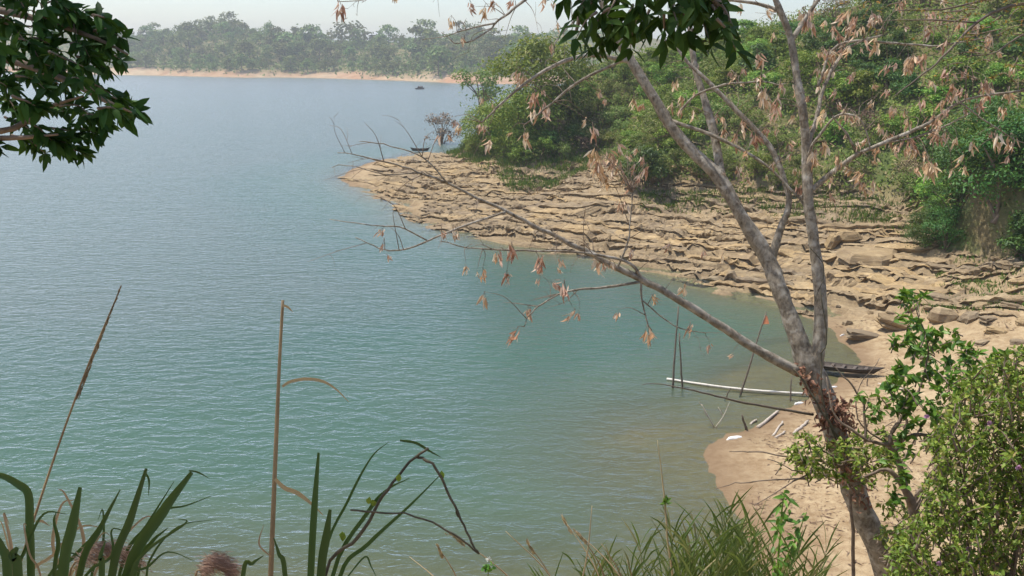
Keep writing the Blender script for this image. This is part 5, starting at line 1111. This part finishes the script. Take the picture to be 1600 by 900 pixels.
def plume(px, py, w, h, label, depth=2.6):
    o, o0 = rooted('reed_plume', px, depth, label, 'reed')
    n_ = 900; u_ = rng.uniform(0, 1, n_); c_ = np.array([P(px + (k - 0.5) * w * 0.9 + rng.normal(0, w * 0.10), py + h * 0.5 - h * math.sin(min(k + 0.15, 1) * 2.6) * 0.9 + rng.normal(0, h * 0.16), depth + rng.normal(0, 0.02)) for k in u_]) - o0
    q = MB(); kites(q, c_, nrm(rdir(n_) * 0.5 + np.array([0.9, 0, -0.3])), rdir(n_), 0.035, 0.0016); q.obj('seed_head', M['plume'], o)
    q = MB(); p, r = smooth_path([P(px - w * 0.9, py + 320, depth), P(px - w * 0.6, py + h, depth), P(px - w * 0.3, py, depth)], [0.004, 0.004, 0.002], 5); tube(q, p - o0, r, 5); q.obj('stem', M['stalk'], o)
plume(165, 872, 100, 40, 'fluffy reddish reed plume among the dark blades')
plume(335, 888, 56, 36, 'fluffy reddish reed plume standing apart between the two clumps')

# grass at the lower middle
gc, g0 = rooted('grass_clump', 1110, 6.4, 'thick clump of thin upright green grass at the bottom middle', 'grass')
q = MB(); qs = MB()
for k in range(85):
    x0 = rng.normal(1105, 90); top = 745 + abs(x0 - 1115) * 0.45 + rng.uniform(0, 90); x1 = x0 + rng.normal(0, 26) + (x0 - 1110) * 0.15; dp = 6.4 + rng.normal(0, 0.35)
    a_ = P(x0 + (1110 - x0) * 0.1, 985, dp); b_ = P(x1, top + 40, dp); p, r = smooth_path([a_, (a_ + b_) / 2 + rng.normal(0, 0.02, 3), b_], [0.005, 0.004, 0.002], 4); tube(qs, p - g0, r, 4)
    for t in rng.uniform(0.3, 1.0, 7):
        s_ = a_ + (b_ - a_) * t; sd_ = rng.choice([-1, 1]); L = rng.uniform(0.2, 0.42); d = nrm(np.array([sd_ * rng.uniform(0.12, 0.65), rng.normal(0, 0.3), 1.0]))
        pp = np.array([s_, s_ + d * L * 0.5, s_ + d * L + np.array([sd_ * 0.05 * L, 0, -rng.uniform(0, 0.22) * L])]); pp, _ = smooth_path(pp, np.ones(3), 3)
        blade(q, pp - g0, np.array([0.006, 0.010, 0.012, 0.012, 0.010, 0.007, 0.001]) * rng.uniform(0.8, 1.3), 0, rng.normal(0, 0.4, 3) + np.array([0, -1, 0.2]))
o = q.obj('blades', M['grass'], gc); o['kind'] = 'stuff'; o = qs.obj('stems', M['grass'], gc); o['kind'] = 'stuff'
wood(gc, g0, [[(1060, 960, 5, 6.3), (1044, 850, 4.5, 6.3), (1040, 800, 4, 6.3), (1033, 730, 2.2, 6.3), (1027, 688, 1, 6.3)]], 'straw', 'dead_stem', 5, 0.01)
q = MB(); n_ = 16; leaves(q, np.tile(P(1040, 786, 6.28) - g0, (n_, 1)), nrm(rdir(n_) + np.array([0, 0, 0.5])), rdir(n_), 0.06, 0.022); q.obj('leaf_tuft', M['fresh'], gc)
gs, gs0 = rooted('grass_tuft', 880, 5.2, 'sparse dry grass stems with tan seed heads over the water', 'grass')
q = MB(); qh = MB()
for a_, b_ in [((960, 960), (880, 810)), ((960, 950), (905, 832)), ((900, 960), (790, 830)), ((880, 960), (825, 848)), ((1000, 950), (900, 830)), ((720, 960), (640, 870)), ((730, 960), (685, 855)), ((940, 960), (938, 880)), ((985, 950), (980, 875)), ((850, 960), (700, 830)), ((990, 960), (940, 850)), ((820, 960), (770, 905)), ((900, 950), (925, 790))]:
    a3, b3 = P(*a_, 5.2), P(*b_, 5.2 + rng.normal(0, 0.2)); p, r = smooth_path([a3, (a3 + b3) / 2 + np.array([0.02, 0, 0.03]), b3], [0.005, 0.004, 0.0018], 5); tube(q, p - gs0, r, 4)
    if rng.random() < 0.7:
        m_ = 40; t = rng.uniform(0.82, 1.0, m_); kites(qh, a3 + (b3 - a3) * t[:, None] + rng.normal(0, 0.004, (m_, 3)) - gs0, nrm(nrm(b3 - a3) + rdir(m_) * 0.25), rdir(m_), 0.035, 0.008)
q.obj('stems', M['straw'], gs)['kind'] = 'stuff'; qh.obj('seed_heads', M['straw'], gs)['kind'] = 'stuff'
wd, w0 = rooted('leafy_weed', 1215, 5.9, 'upright bright leafy weed right of the grass clump', 'plant')
wood(wd, w0, [[(1210, 990, 6, 5.9), (1216, 880, 5, 5.9), (1222, 800, 4, 5.9), (1226, 765, 2, 5.9)], [(1214, 900, 4, 5.9), (1245, 840, 3, 5.9), (1260, 800, 2, 5.9)]], 'small', 'stem', 5, 0.01)
q = MB(); pos = []
for _ in range(80):
    t = rng.uniform(0, 1); c_ = (1212 + 14 * t + rng.normal(0, 5), 920 - 155 * t) if rng.random() < 0.75 else (1214 + 46 * t, 900 - 100 * t); pos.append(P(*c_, 5.9 + rng.normal(0, 0.04)))
pos = np.array(pos) - w0; n_ = len(pos)
leaves(q, pos, nrm(rdir(n_) * np.array([1, 1, 0.4]) + np.array([0, -0.1, -0.25])), nrm(rdir(n_) * 0.4 + np.array([0, -0.4, 1])), rng.uniform(0.05, 0.11, n_), rng.uniform(0.022, 0.036, n_), 0, 0.25, 0.15); q.obj('foliage', M['fresh'], wd)
wf, wf0 = rooted('white_flower', 764, 4.0, 'small plant with a white flower at the bottom edge', 'plant')
wood(wf, wf0, [[(758, 1000, 3, 4.0), (760, 930, 2.6, 4.0), (764, 885, 2, 4.0)]], 'small', 'stem', 5, 0.003)
q = MB(); n_ = 16; leaves(q, np.tile(P(763, 886, 4.0) - wf0, (n_, 1)) + rng.normal(0, 0.008, (n_, 3)), rdir(n_), rdir(n_), 0.03, 0.018); q.obj('leaf_tuft', M['fresh'], wf)
q = MB(); n_ = 8; leaves(q, np.tile(P(764, 874, 3.97) - wf0, (n_, 1)), nrm(rdir(n_) + np.array([0, -0.3, 0.6])), rdir(n_), 0.018, 0.01); q.obj('flower', M['white_petal'], wf)

# ------------------------------------------------------------------ haze
mt, nt, out = newmat('haze_air')
pv = nd(nt, 'ShaderNodeVolumePrincipled', Density=0.00042, Anisotropy=0.2); pv.inputs['Color'].default_value = (0.90, 0.93, 0.97, 1)
nt.links.new(pv.outputs[0], out.inputs['Volume'])
q = MB(); box(q, (0, 4440, 36), (12400, 9160, 102)); hz = q.obj('haze', mt, None, False)
tag(hz, 'pale midday haze over the lake', 'haze', None, 'stuff')
